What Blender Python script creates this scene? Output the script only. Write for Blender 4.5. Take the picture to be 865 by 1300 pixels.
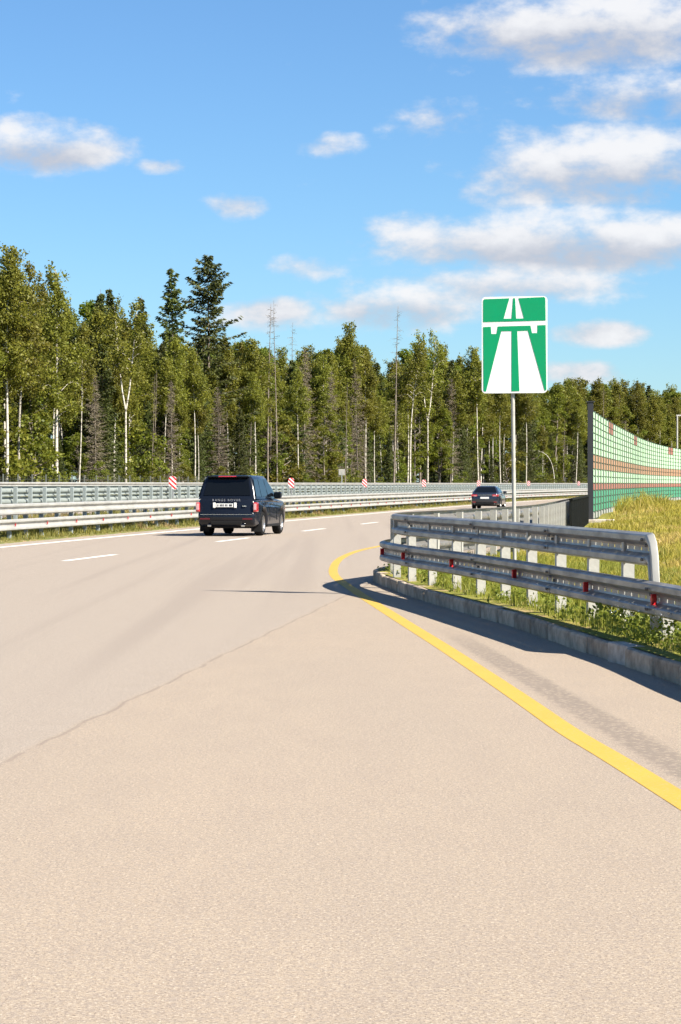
import bpy, bmesh, math, random
import numpy as np
from mathutils import Vector, Matrix

random.seed(7)
RNG = np.random.default_rng(7)
for o in list(bpy.data.objects):
    bpy.data.objects.remove(o)
SC = bpy.context.scene
COL = SC.collection
R = math.radians

# ------------------------------------------------------------------ camera
cam_d = bpy.data.cameras.new('camera')
cam = bpy.data.objects.new('camera', cam_d)
COL.objects.link(cam)
cam.location = (0, 0, 1.6)
cam.rotation_euler = (R(90), 0, 0)
cam_d.sensor_width = 36
cam_d.lens = 85
cam_d.shift_y = -36 / 1300
cam_d.clip_start = 0.1
cam_d.clip_end = 9000
SC.camera = cam
F = 3070.0                      # focal length in photograph pixels

# ------------------------------------------------------------------ light
SUN_EL = R(41.5)
SUN_AZ = math.atan2(0.85, -0.52)          # clockwise from +Y
sun_dir = Vector((math.sin(SUN_AZ) * math.cos(SUN_EL), math.cos(SUN_AZ) * math.cos(SUN_EL), math.sin(SUN_EL)))
sun_d = bpy.data.lights.new('sun', 'SUN')
sun_d.energy = 5.0
sun_d.angle = R(0.5)
sun_d.color = (1.0, 0.93, 0.82)
sun = bpy.data.objects.new('sun', sun_d)
COL.objects.link(sun)
sun.location = (40, -40, 60)
sun.rotation_euler = (-sun_dir).to_track_quat('-Z', 'Y').to_euler()

SC.view_settings.view_transform = 'Standard'
SC.view_settings.look = 'None'
SC.view_settings.gamma = 1
SC.view_settings.use_curve_mapping = False
SC.view_settings.exposure = 1.4
SC.cycles.use_adaptive_sampling = True
SC.cycles.adaptive_threshold = 0.03
SC.cycles.max_bounces = 5
SC.cycles.diffuse_bounces = 3
SC.cycles.glossy_bounces = 3
SC.cycles.transmission_bounces = 3

world = bpy.data.worlds.new('World')
SC.world = world
world.use_nodes = True
SKY_STRENGTH = 0.06


class NT:
    """small helper to chain shader nodes"""
    def __init__(self, tree):
        self.t = tree
        tree.nodes.clear()

    def n(self, typ, **kw):
        nd = self.t.nodes.new(typ)
        for k, v in kw.items():
            if k in nd.bl_rna.properties:
                setattr(nd, k, v)
            else:
                self.put(nd.inputs[k], v)
        return nd

    def put(self, sock, v):
        if isinstance(v, bpy.types.NodeSocket):
            self.t.links.new(v, sock)
        elif v is not None:
            sock.default_value = v

    def m(self, op, a, b=None, c=None, clamp=False):
        nd = self.t.nodes.new('ShaderNodeMath')
        nd.operation = op
        nd.use_clamp = clamp
        for i, v in enumerate((a, b, c)):
            if v is not None:
                self.put(nd.inputs[i], v)
        return nd.outputs[0]

    def mix(self, f, a, b, blend='MIX'):
        nd = self.t.nodes.new('ShaderNodeMix')
        nd.data_type = 'RGBA'
        nd.blend_type = blend
        nd.clamp_factor = True
        self.put(nd.inputs[0], f)
        for s, v in ((nd.inputs[6], a), (nd.inputs[7], b)):
            if not isinstance(v, bpy.types.NodeSocket) and len(v) == 3:
                v = (*v, 1)
            self.put(s, v)
        return nd.outputs[2]

    def smooth(self, v, lo, hi):
        nd = self.t.nodes.new('ShaderNodeMapRange')
        nd.interpolation_type = 'SMOOTHSTEP'
        self.put(nd.inputs[0], v)
        nd.inputs[1].default_value = lo
        nd.inputs[2].default_value = hi
        return nd.outputs[0]

    def noise(self, vec, scale, detail=4, rough=0.55, out=0):
        nd = self.t.nodes.new('ShaderNodeTexNoise')
        if vec is not None:
            self.put(nd.inputs['Vector'], vec)
        nd.inputs['Scale'].default_value = scale
        nd.inputs['Detail'].default_value = detail
        nd.inputs['Roughness'].default_value = rough
        return nd.outputs[out]

    def mapping(self, vec, loc=(0, 0, 0), rot=(0, 0, 0), scale=(1, 1, 1)):
        nd = self.t.nodes.new('ShaderNodeMapping')
        self.put(nd.inputs[0], vec)
        nd.inputs[1].default_value = loc
        nd.inputs[2].default_value = rot
        nd.inputs[3].default_value = scale
        return nd.outputs[0]


def build_world():
    k = NT(world.node_tree)
    sky = k.n('ShaderNodeTexSky')
    sky.sky_type = 'NISHITA'
    sky.sun_disc = False
    sky.sun_elevation = SUN_EL
    sky.sun_rotation = SUN_AZ
    sky.altitude = 200
    sky.air_density = 1.0
    sky.dust_density = 0.2
    sky.ozone_density = 4.0
    tc = k.n('ShaderNodeTexCoord')
    sep = k.n('ShaderNodeSeparateXYZ')
    k.put(sep.inputs[0], tc.outputs['Generated'])
    x, y, z = sep.outputs
    az = k.m('ARCTAN2', x, y)
    el = k.m('ARCSINE', z)
    # fair-weather cumulus bank: each cloud is an ellipse in azimuth/elevation broken up by fractal noise
    comb = k.n('ShaderNodeCombineXYZ')
    k.put(comb.inputs[0], az)
    k.put(comb.inputs[1], k.m('MULTIPLY', el, 1.7))
    vec = comb.outputs[0]
    nA = k.m('SUBTRACT', k.noise(vec, 32, 6, 0.58), 0.5)
    nsum = k.m('MULTIPLY', nA, 4.2)
    clouds = [(55, 193, 110, 34, 1.0), (205, 214, 28, 9, .5), (300, 264, 40, 16, .7), (345, 398, 62, 24, .9),
              (740, 45, 215, 56, 1.0), (815, 130, 130, 32, .7), (780, 215, 200, 54, .85), (560, 162, 48, 22, .35),
              (720, 308, 270, 46, 1.0), (505, 388, 110, 34, .85), (640, 360, 150, 28, .6), (760, 425, 66, 18, .95),
              (735, 474, 70, 16, .8), (660, 250, 90, 20, .4), (418, 188, 30, 12, .3), (385, 342, 40, 14, .3)]

    def vm(op, a_, b_, c_=None):
        nd = k.t.nodes.new('ShaderNodeVectorMath')
        nd.operation = op
        for i_, v in enumerate((a_, b_, c_)):
            if v is not None:
                k.put(nd.inputs[i_], v)
        return nd.outputs['Value'] if op == 'DOT_PRODUCT' else nd.outputs[0]

    cae = k.n('ShaderNodeCombineXYZ')
    k.put(cae.inputs[0], az)
    k.put(cae.inputs[1], el)
    ae = cae.outputs[0]
    dens = None
    lowness = None
    for px, py, rx, ry, w in clouds:
        a0, e0 = (px - 432.5) / F, (614 - py) / F
        q = vm('MULTIPLY_ADD', ae, (F / rx, F / ry, 0), (-a0 * F / rx, -e0 * F / ry, 0))
        d = k.m('MULTIPLY_ADD', vm('DOT_PRODUCT', q, q), -w, w)
        if rx > 100:
            lw = k.m('MULTIPLY', k.m('MAXIMUM', d, 0.0), vm('DOT_PRODUCT', q, (0, -1, 0)))
            lowness = lw if lowness is None else k.m('ADD', lowness, lw)
        dens = d if dens is None else k.m('MAXIMUM', dens, d)
    dens = k.m('MAXIMUM', dens, -1.0)
    # the same kind of clouds all round, outside the stretch described above
    gen = k.m('MULTIPLY', k.m('SUBTRACT', k.noise(k.mapping(vec, (7, 2, 5)), 6.0, 2, 0.5), 0.53), 9.0)
    side = k.smooth(k.m('ABSOLUTE', az), 0.16, 0.25)
    up = k.smooth(el, 0.22, 0.32)
    outside = k.m('MAXIMUM', side, up)
    gen = k.m('MULTIPLY_ADD', k.m('SUBTRACT', gen, 2.0), outside, k.m('MULTIPLY', k.m('SUBTRACT', 1.0, outside), -2.0))
    dens = k.m('MAXIMUM', dens, k.m('ADD', gen, 1.0))
    dens = k.m('ADD', dens, nsum)
    cover = k.smooth(dens, -0.35, 1.05)
    horizon = k.smooth(el, 0.0, 0.03)
    cover = k.m('MULTIPLY', k.m('MULTIPLY', cover, horizon), 0.95)
    shade = k.smooth(k.m('ADD', lowness, k.m('MULTIPLY', nA, -1.6)), -0.42, 0.42)
    ccol = k.mix(shade, (6.0, 6.0, 6.1), (3.5, 3.65, 4.15))
    skyc = k.mix(1.0, sky.outputs[0], (0.60, 0.80, 0.96, 1), 'MULTIPLY')
    full = k.mix(cover, skyc, ccol)
    bg = k.n('ShaderNodeBackground')
    k.put(bg.inputs[0], full)
    bg.inputs[1].default_value = SKY_STRENGTH
    out = k.n('ShaderNodeOutputWorld')
    k.put(out.inputs[0], bg.outputs[0])


build_world()

# ------------------------------------------------------------------ materials
MATS = {}


def mat(name, col, rough=0.6, metal=0.0, var=0.0, vscale=3.0, bump=0.0, bscale=60.0, spec=0.5, col2=None,
        coat=0.0, stretch=(1, 1, 1), objvar=0.0):
    if name in MATS:
        return MATS[name]
    m = bpy.data.materials.new(name)
    m.use_nodes = True
    k = NT(m.node_tree)
    out = k.n('ShaderNodeOutputMaterial')
    b = k.n('ShaderNodeBsdfPrincipled')
    k.put(out.inputs[0], b.outputs[0])
    b.inputs['Roughness'].default_value = rough
    b.inputs['Metallic'].default_value = metal
    b.inputs['Specular IOR Level'].default_value = spec
    b.inputs['Coat Weight'].default_value = coat
    b.inputs['Coat Roughness'].default_value = 0.03
    tc = k.n('ShaderNodeTexCoord')
    vec = tc.outputs['Object']
    if stretch != (1, 1, 1):
        vec = k.mapping(vec, scale=stretch)
    if var > 0:
        nz = k.smooth(k.noise(vec, vscale, 6, 0.6), 0.3, 0.7)
        c2 = col2 if col2 else tuple(c * (1 - var) for c in col)
        cc = k.mix(nz, col, c2)
        if objvar:
            hs = k.n('ShaderNodeHueSaturation')
            k.put(hs.inputs['Value'], k.m('MULTIPLY_ADD', k.n('ShaderNodeObjectInfo').outputs['Random'], 2 * objvar, 1 - objvar))
            k.put(hs.inputs['Color'], cc)
            cc = hs.outputs[0]
        k.put(b.inputs['Base Color'], cc)
        k.put(b.inputs['Roughness'], k.m('MULTIPLY_ADD', nz, 0.15, rough - 0.05))
    else:
        b.inputs['Base Color'].default_value = (*col, 1)
    if bump > 0:
        bp = k.n('ShaderNodeBump')
        bp.inputs['Strength'].default_value = bump
        bp.inputs['Distance'].default_value = 0.01
        k.put(bp.inputs['Height'], k.noise(vec, bscale, 3))
        k.put(b.inputs['Normal'], bp.outputs[0])
    MATS[name] = m
    return m


def foliage_mat(name, dark, light, trans=0.3, hue=0.03, val=0.25, tint=None):
    m = bpy.data.materials.new(name)
    m.use_nodes = True
    k = NT(m.node_tree)
    out = k.n('ShaderNodeOutputMaterial')
    at = k.n('ShaderNodeAttribute')
    at.attribute_name = 'rnd'
    oi = k.n('ShaderNodeObjectInfo')
    tc = k.n('ShaderNodeTexCoord')
    nz = k.smooth(k.noise(tc.outputs['Object'], 0.5, 3), 0.35, 0.65)
    f = k.m('ADD', k.m('MULTIPLY', at.outputs['Fac'], 0.7), k.m('MULTIPLY', nz, 0.3))
    c = k.mix(f, dark, light)
    if tint:
        c = k.mix(k.smooth(k.noise(tc.outputs['Object'], 0.35, 4), 0.5, 0.68), c, tint)
    hs = k.n('ShaderNodeHueSaturation')
    k.put(hs.inputs['Hue'], k.m('MULTIPLY_ADD', oi.outputs['Random'], hue, 0.5 - hue / 2))
    k.put(hs.inputs['Value'], k.m('MULTIPLY_ADD', oi.outputs['Random'], val * 2, 1 - val))
    k.put(hs.inputs['Color'], c)
    b = k.n('ShaderNodeBsdfPrincipled')
    k.put(b.inputs['Base Color'], hs.outputs[0])
    b.inputs['Roughness'].default_value = 0.55
    b.inputs['Specular IOR Level'].default_value = 0.3
    t = k.n('ShaderNodeBsdfTranslucent')
    k.put(t.inputs[0], hs.outputs[0])
    mx = k.n('ShaderNodeMixShader')
    mx.inputs[0].default_value = trans
    k.put(mx.inputs[1], b.outputs[0])
    k.put(mx.inputs[2], t.outputs[0])
    k.put(out.inputs[0], mx.outputs[0])
    MATS[name] = m
    return m


def asphalt_mat(name, seam=False):
    m = bpy.data.materials.new(name)
    m.use_nodes = True
    k = NT(m.node_tree)
    out = k.n('ShaderNodeOutputMaterial')
    b = k.n('ShaderNodeBsdfPrincipled')
    k.put(out.inputs[0], b.outputs[0])
    tc = k.n('ShaderNodeTexCoord')
    p = tc.outputs['Object']
    big = k.smooth(k.noise(k.mapping(p, scale=(1, .25, 1)), 0.35, 5), 0.3, 0.7)
    c = k.mix(big, (0.335, 0.268, 0.196), (0.300, 0.246, 0.186))
    mid = k.smooth(k.noise(k.mapping(p, scale=(1, .35, 1)), 3.0, 6, 0.65), 0.35, 0.7)
    c = k.mix(k.m('MULTIPLY', mid, 0.35), c, (0.255, 0.205, 0.160))
    if seam:
        sep = k.n('ShaderNodeSeparateXYZ')
        k.put(sep.inputs[0], p)
        x, y, _ = sep.outputs
        wob = k.m('MULTIPLY', k.m('SUBTRACT', k.noise(p, 1.2, 5), 0.5), 0.14)
        # paving joint: x = -1.94 + .097 (y - 13.8)
        d = k.m('ADD', k.m('SUBTRACT', x, k.m('MULTIPLY_ADD', y, 0.097, -3.279)), wob)
        left = k.m('SUBTRACT', 1.0, k.smooth(d, -0.08, 0.03))
        c = k.mix(k.m('MULTIPLY', left, 0.75), c, (0.295, 0.255, 0.212))
    # aggregate
    fine = k.noise(p, 95, 3, 0.7)
    c = k.mix(k.m('MULTIPLY', k.smooth(fine, 0.48, 0.64), 0.95), c, (0.145, 0.112, 0.09))
    c = k.mix(k.m('MULTIPLY', k.smooth(k.noise(k.mapping(p, (4, 9, 2)), 75, 3, 0.65), 0.52, 0.68), 0.75), c, (0.50, 0.43, 0.34))
    mot = k.noise(k.mapping(p, (2, 2, 2)), 28, 3, 0.6)
    c = k.mix(k.m('MULTIPLY', k.smooth(mot, 0.42, 0.64), 0.42), c, (0.205, 0.172, 0.150))
    c = k.mix(k.m('MULTIPLY', k.smooth(k.noise(k.mapping(p, (7, 1, 3)), 36, 3, 0.6), 0.52, 0.7), 0.35), c, (0.43, 0.355, 0.27))
    vo = k.n('ShaderNodeTexVoronoi')
    k.put(vo.inputs['Vector'], p)
    vo.inputs['Scale'].default_value = 22
    spot = k.m('SUBTRACT', 1.0, k.smooth(vo.outputs['Distance'], 0.06, 0.14))
    keep = k.smooth(k.noise(k.mapping(p, (1, 5, 8)), 9, 2), 0.62, 0.66)
    c = k.mix(k.m('MULTIPLY', k.m('MULTIPLY', spot, keep), 0.7), c, (0.10, 0.075, 0.06))
    if seam:
        line = k.m('SUBTRACT', 1.0, k.smooth(k.m('ABSOLUTE', d), 0.004, 0.03))
        ln = k.m('MULTIPLY', line, k.smooth(k.noise(p, 2.0, 4), 0.30, 0.5))
        c = k.mix(k.m('MULTIPLY', ln, 0.5), c, (0.16, 0.125, 0.10))
        # worn pale band left of the joint and long tyre tracks
        band = k.m('MULTIPLY', k.smooth(d, -0.55, -0.25), k.m('SUBTRACT', 1.0, k.smooth(d, -0.18, -0.02)))
        c = k.mix(k.m('MULTIPLY', k.m('MULTIPLY', band, k.smooth(k.noise(p, 3, 5), 0.4, 0.6)), 0.22), c, (0.24, 0.20, 0.16))
        left2 = k.m('SUBTRACT', 1.0, k.smooth(d, -1.5, 0.0))
        tr = k.noise(k.mapping(p, rot=(0, 0, R(8.8)), scale=(1.1, 0.015, 1)), 1.0, 3)
        c = k.mix(k.m('MULTIPLY', k.m('MULTIPLY', k.smooth(tr, 0.48, 0.66), left2), 0.45), c, (0.215, 0.178, 0.148))
        # rough milled strip between the yellow line and the kerb: x = 2.08 - .0593 (y - 11)
        dm = k.m('ADD', k.m('ABSOLUTE', k.m('SUBTRACT', x, k.m('MULTIPLY_ADD', y, -0.0593, 2.732))), k.m('MULTIPLY', k.m('SUBTRACT', k.noise(p, 9, 4), 0.5), 0.16))
        mm = k.m('MULTIPLY', k.m('SUBTRACT', 1.0, k.smooth(dm, 0.08, 0.17)), k.m('SUBTRACT', 1.0, k.smooth(y, 22.0, 28.0)))
        vm_ = k.n('ShaderNodeTexVoronoi')
        k.put(vm_.inputs['Vector'], k.mapping(p, scale=(1, .6, 1)))
        vm_.inputs['Scale'].default_value = 24
        mh = k.smooth(vm_.outputs['Distance'], 0.15, 0.6)
        c = k.mix(k.m('MULTIPLY', mm, k.m('MULTIPLY_ADD', mh, 0.55, 0.15)), c, (0.165, 0.135, 0.11))
    k.put(b.inputs['Base Color'], c)
    b.inputs['Roughness'].default_value = 0.88
    b.inputs['Specular IOR Level'].default_value = 0.25
    bp = k.n('ShaderNodeBump')
    bp.inputs['Strength'].default_value = 0.5
    bp.inputs['Distance'].default_value = 0.006
    k.put(bp.inputs['Height'], fine)
    k.put(b.inputs['Normal'], bp.outputs[0])
    MATS[name] = m
    return m


def paint_mat(name, col, wear_col, lo, hi):
    m = bpy.data.materials.new(name)
    m.use_nodes = True
    k = NT(m.node_tree)
    out = k.n('ShaderNodeOutputMaterial')
    b = k.n('ShaderNodeBsdfPrincipled')
    k.put(out.inputs[0], b.outputs[0])
    tc = k.n('ShaderNodeTexCoord')
    p = tc.outputs['Object']
    c = k.mix(k.m('MULTIPLY', k.smooth(k.noise(p, 1.6, 6, 0.65), 0.35, 0.7), 0.35), col, tuple(v * 0.8 for v in col))
    w = k.smooth(k.noise(p, 40, 5, 0.75), lo, hi)
    c = k.mix(w, c, wear_col)
    k.put(b.inputs['Base Color'], c)
    b.inputs['Roughness'].default_value = 0.75
    bp = k.n('ShaderNodeBump')
    bp.inputs['Strength'].default_value = 0.4
    bp.inputs['Distance'].default_value = 0.004
    k.put(bp.inputs['Height'], k.noise(p, 95, 3))
    k.put(b.inputs['Normal'], bp.outputs[0])
    MATS[name] = m
    return m


def ground_mat(name, cols, scale=0.6):
    m = bpy.data.materials.new(name)
    m.use_nodes = True
    k = NT(m.node_tree)
    out = k.n('ShaderNodeOutputMaterial')
    b = k.n('ShaderNodeBsdfPrincipled')
    k.put(out.inputs[0], b.outputs[0])
    tc = k.n('ShaderNodeTexCoord')
    p = tc.outputs['Object']
    c = k.mix(k.smooth(k.noise(p, scale, 6, 0.65), 0.35, 0.65), cols[0], cols[1])
    c = k.mix(k.smooth(k.noise(k.mapping(p, (5, 1, 3)), scale * 2.2, 6, 0.7), 0.5, 0.66), c, cols[2])
    c = k.mix(k.m('MULTIPLY', k.smooth(k.noise(p, 14, 4, 0.7), 0.4, 0.7), 0.6), c, tuple(v * 0.5 for v in cols[0]))
    k.put(b.inputs['Base Color'], c)
    b.inputs['Roughness'].default_value = 0.95
    b.inputs['Specular IOR Level'].default_value = 0.1
    bp = k.n('ShaderNodeBump')
    bp.inputs['Strength'].default_value = 0.8
    bp.inputs['Distance'].default_value = 0.05
    k.put(bp.inputs['Height'], k.noise(p, 12, 4, 0.7))
    k.put(b.inputs['Normal'], bp.outputs[0])
    MATS[name] = m
    return m


M_ASPH = asphalt_mat('asphalt', True)
M_ASPH2 = asphalt_mat('asphalt_opposite')
M_YEL = paint_mat('yellow_paint', (0.46, 0.285, 0.032), (0.37, 0.29, 0.16), 0.50, 0.72)
M_WHT = paint_mat('white_paint', (0.72, 0.70, 0.64), (0.36, 0.31, 0.26), 0.52, 0.76)
M_STEEL = mat('galvanised_steel', (0.27, 0.26, 0.245), 0.42, 0.5, 0.35, 2.2, 0.12, 25, stretch=(1, 1, 3))
M_STEELB = mat('dull_green_zinc', (0.27, 0.30, 0.28), 0.6, 0.2, 0.25, 1.4, 0.1, 25)
M_STEELW = mat('weathered_galvanised_steel', (0.37, 0.365, 0.335), 0.55, 0.2, 0.25, 1.4, 0.1, 25)
M_POST = mat('post_zinc', (0.42, 0.41, 0.37), 0.6, 0.15, 0.28, 5.0, 0.15, 40)
M_POSTM = mat('median_post_zinc', (0.34, 0.38, 0.37), 0.6, 0.25, 0.28, 5.0, 0.15, 40)
M_DARKHOLE = mat('bolt_steel', (0.12, 0.11, 0.10), 0.5, 0.7)
M_RED = mat('red_reflector', (0.62, 0.02, 0.025), 0.3, 0.0, coat=0.5)
M_CONC = mat('concrete', (0.46, 0.375, 0.28), 0.9, 0, 0.4, 6.0, 0.8, 45, 0.2, (0.25, 0.20, 0.15), objvar=0.22)
M_CONCP = mat('pale_concrete', (0.52, 0.47, 0.40), 0.9, 0, 0.4, 9.0, 0.8, 45, 0.2, (0.33, 0.28, 0.23))

# ------------------------------------------------------------------ object helpers


def props(o, label=None, cat=None, group=None, kind=None):
    if label: o['label'] = label
    if cat: o['category'] = cat
    if group: o['group'] = group
    if kind: o['kind'] = kind
    return o


def link(name, me, m=None, parent=None):
    if m is not None and len(me.materials) == 0:
        me.materials.append(m)
    o = bpy.data.objects.new(name, me)
    COL.objects.link(o)
    if parent is not None:
        o.parent = parent
    return o


def empty(name, loc=(0, 0, 0), rz=0.0, scale=1.0):
    o = bpy.data.objects.new(name, None)
    o.empty_display_size = 0.3
    o.location = loc
    o.rotation_euler = (0, 0, rz)
    o.scale = (scale,) * 3
    COL.objects.link(o)
    return o


def mesh_np(name, verts, faces, rnd=None, smooth=False):
    """verts (N,3); faces (M,k) with one k"""
    verts = np.asarray(verts, dtype=np.float32)
    faces = np.asarray(faces, dtype=np.int32)
    me = bpy.data.meshes.new(name)
    nf, kk = faces.shape
    me.vertices.add(len(verts))
    me.vertices.foreach_set('co', verts.ravel())
    me.loops.add(nf * kk)
    me.loops.foreach_set('vertex_index', faces.ravel())
    me.polygons.add(nf)
    me.polygons.foreach_set('loop_start', np.arange(0, nf * kk, kk, dtype=np.int32))
    me.polygons.foreach_set('loop_total', np.full(nf, kk, dtype=np.int32))
    if smooth:
        me.polygons.foreach_set('use_smooth', np.ones(nf, dtype=bool))
    if rnd is not None:
        a = me.attributes.new('rnd', 'FLOAT', 'FACE')
        a.data.foreach_set('value', np.asarray(rnd, dtype=np.float32))
    me.update(calc_edges=True)
    return me


def mesh_py(name, verts, faces, smooth=False):
    me = bpy.data.meshes.new(name)
    me.from_pydata([tuple(v) for v in verts], [], [tuple(f) for f in faces])
    if smooth:
        for p in me.polygons:
            p.use_smooth = True
    me.update()
    return me


def box_into(V, Fc, x0, x1, y0, y1, z0, z1):
    b = len(V)
    V += [(x0, y0, z0), (x1, y0, z0), (x1, y1, z0), (x0, y1, z0), (x0, y0, z1), (x1, y0, z1), (x1, y1, z1), (x0, y1, z1)]
    Fc += [(b, b+3, b+2, b+1), (b+4, b+5, b+6, b+7), (b, b+1, b+5, b+4), (b+1, b+2, b+6, b+5), (b+2, b+3, b+7, b+6), (b+3, b, b+4, b+7)]


def box_mesh(name, *dims, bevel=0.0):
    V, Fc = [], []
    box_into(V, Fc, *dims)
    if bevel <= 0:
        return mesh_py(name, V, Fc)
    bm = bmesh.new()
    vs = [bm.verts.new(v) for v in V]
    for f in Fc:
        bm.faces.new([vs[i] for i in f])
    bmesh.ops.bevel(bm, geom=list(bm.edges), offset=bevel, segments=2, profile=0.5, affect='EDGES')
    me = bpy.data.meshes.new(name)
    bm.to_mesh(me)
    bm.free()
    return me


def tube_np(pts, radii, seg=6):
    """tapered tube along points -> verts, quads"""
    pts = np.asarray(pts, float)
    n = len(pts)
    tan = np.gradient(pts, axis=0)
    tan /= np.linalg.norm(tan, axis=1)[:, None] + 1e-9
    ref = np.array([1.0, 0.13, 0.0]) if abs(tan[0][2]) > 0.6 else np.array([0, 0.1, 1.0])
    a = np.cross(tan, ref); a /= np.linalg.norm(a, axis=1)[:, None] + 1e-9
    b = np.cross(tan, a)
    th = np.linspace(0, 2 * np.pi, seg, endpoint=False)
    ring = (np.cos(th)[None, :, None] * a[:, None, :] + np.sin(th)[None, :, None] * b[:, None, :])
    V = pts[:, None, :] + ring * np.asarray(radii, float)[:, None, None]
    V = V.reshape(-1, 3)
    i = np.arange(n - 1)[:, None] * seg
    j = np.arange(seg)[None, :]
    j2 = (j + 1) % seg
    Fq = np.stack([i + j, i + j2, i + seg + j2, i + seg + j], axis=-1).reshape(-1, 4)
    return V, Fq


class Acc:
    def __init__(s): s.V = []; s.F = []; s.n = 0; s.r = []
    def add(s, V, Fq, r=None):
        s.V.append(np.asarray(V, float)); s.F.append(np.asarray(Fq) + s.n); s.n += len(V)
        s.r.append(np.full(len(Fq), 0.5) if r is None else np.asarray(r))
    def mesh(s, name, smooth=False):
        return mesh_np(name, np.concatenate(s.V), np.concatenate(s.F), np.concatenate(s.r), smooth)


def catmull(P, step):
    """smooth curve through P resampled at about `step`"""
    P = [np.array(p, float) for p in P]
    P = [2 * P[0] - P[1]] + P + [2 * P[-1] - P[-2]]
    out = []
    for i in range(1, len(P) - 2):
        p0, p1, p2, p3 = P[i-1], P[i], P[i+1], P[i+2]
        t0 = 0.0
        t1 = t0 + np.linalg.norm(p1 - p0) ** 0.5
        t2 = t1 + np.linalg.norm(p2 - p1) ** 0.5
        t3 = t2 + np.linalg.norm(p3 - p2) ** 0.5
        for t in np.linspace(t1, t2, 24, endpoint=False):
            A1 = (t1-t)/(t1-t0)*p0 + (t-t0)/(t1-t0)*p1
            A2 = (t2-t)/(t2-t1)*p1 + (t-t1)/(t2-t1)*p2
            A3 = (t3-t)/(t3-t2)*p2 + (t-t2)/(t3-t2)*p3
            B1 = (t2-t)/(t2-t0)*A1 + (t-t0)/(t2-t0)*A2
            B2 = (t3-t)/(t3-t1)*A2 + (t-t1)/(t3-t1)*A3
            out.append((t2-t)/(t2-t1)*B1 + (t-t1)/(t2-t1)*B2)
    out.append(P[-2])
    out = np.array(out)
    s = np.concatenate([[0], np.cumsum(np.linalg.norm(np.diff(out, axis=0), axis=1))])
    return Path(out, s)


class Path:
    def __init__(self, pts, s=None):
        self.p = np.asarray(pts, float)
        self.s = s if s is not None else np.concatenate([[0], np.cumsum(np.linalg.norm(np.diff(self.p, axis=0), axis=1))])
        self.L = self.s[-1]

    def at(self, s):
        return np.array([np.interp(s, self.s, self.p[:, i]) for i in range(self.p.shape[1])]).T

    def tan(self, s):
        a = self.at(np.clip(np.asarray(s) - 0.06, 0, self.L)); b = self.at(np.clip(np.asarray(s) + 0.06, 0, self.L))
        d = (b - a)[..., :2]
        return d / (np.linalg.norm(d, axis=-1, keepdims=True) + 1e-9)


# ------------------------------------------------------------------ motorway alignment
def edge_x(d):
    s = np.asarray(d, float) - 60.7
    return -8.55 + .14 * s + .00013 * np.where(s > 0, s, 0) ** 2 + np.where(s > 150, .00025 * (s - 150) ** 2, 0)


D_ALL = np.concatenate([np.arange(-60, 60, 6.0), np.arange(60, 760, 4.0)])
_E = np.stack([edge_x(D_ALL), D_ALL], axis=1)
_T = np.gradient(_E, axis=0); _T /= np.linalg.norm(_T, axis=1)[:, None]
_N = np.stack([_T[:, 1], -_T[:, 0]], axis=1)          # to the right of travel


def off(n, z=0.0, d0=-60, d1=760):
    P = _E + _N * n
    k = (P[:, 1] >= d0) & (P[:, 1] <= d1)
    P = P[k]
    return Path(np.column_stack([P, np.full(len(P), z)]))


def on_ray(px, path):
    """point of a path seen in the direction of photograph column px"""
    c = path.p[:, 0] - (px - 432.5) / F * path.p[:, 1]
    k = (path.p[:, 1] > 20)
    idx = np.where(np.diff(np.sign(np.where(k, c, -1e9))) != 0)[0]
    i = idx[-1] if len(idx) else len(c) - 2
    t = c[i] / (c[i] - c[i+1]) if c[i] != c[i+1] else 0
    return path.s[i] + t * (path.s[i+1] - path.s[i])


def strip(name, n_z, m, d0=-60, d1=760, parent=None, kind='structure', label=None):
    """sheet between offsets: n_z = [(n, z), ...] from left to right"""
    k = (D_ALL >= d0) & (D_ALL <= d1)
    E, N = _E[k], _N[k]
    V, Fc = [], []
    q = len(n_z)
    for e, nn in zip(E, N):
        for n, z in n_z:
            V.append((e[0] + nn[0] * n, e[1] + nn[1] * n, z))
    for i in range(len(E) - 1):
        for j in range(q - 1):
            a = i * q + j
            Fc.append((a, a + 1, a + q + 1, a + q))
    o = link(name, mesh_py(name, V, Fc), m, parent)
    if parent is None:
        props(o, label, kind=kind)
    return o


def ribbon(name, path, width, z, m, parent, s0=0, s1=None, step=0.5):
    s1 = path.L if s1 is None else s1
    ss = np.linspace(s0, s1, max(2, int((s1 - s0) / step)))
    P = path.at(ss); T = path.tan(ss)
    N = np.column_stack([T[:, 1], -T[:, 0]])
    V, Fc = [], []
    for p, n in zip(P, N):
        V.append((p[0] - n[0] * width / 2, p[1] - n[1] * width / 2, z))
        V.append((p[0] + n[0] * width / 2, p[1] + n[1] * width / 2, z))
    for i in range(len(ss) - 1):
        Fc.append((2*i, 2*i+1, 2*i+3, 2*i+2))
    return link(name, mesh_py(name, V, Fc), m, parent)


M_GRASSGND = ground_mat('dry_grass_ground', [(0.27, 0.23, 0.055), (0.17, 0.19, 0.035), (0.36, 0.26, 0.13)], 0.5)
M_MEDGND = ground_mat('median_ground', [(0.17, 0.16, 0.05), (0.12, 0.14, 0.04), (0.30, 0.21, 0.12)], 0.7)
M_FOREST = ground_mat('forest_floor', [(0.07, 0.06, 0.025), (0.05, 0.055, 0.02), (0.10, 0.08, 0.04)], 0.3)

# far ground to the horizon
gv = [(-5000, -1500, -0.6), (5000, -1500, -0.6), (5000, 7000, -0.6), (-5000, 7000, -0.6)]
props(link('ground', mesh_py('ground', gv, [(0, 1, 2, 3)]), M_GRASSGND), 'grassy open ground reaching the horizon', kind='structure')

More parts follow.
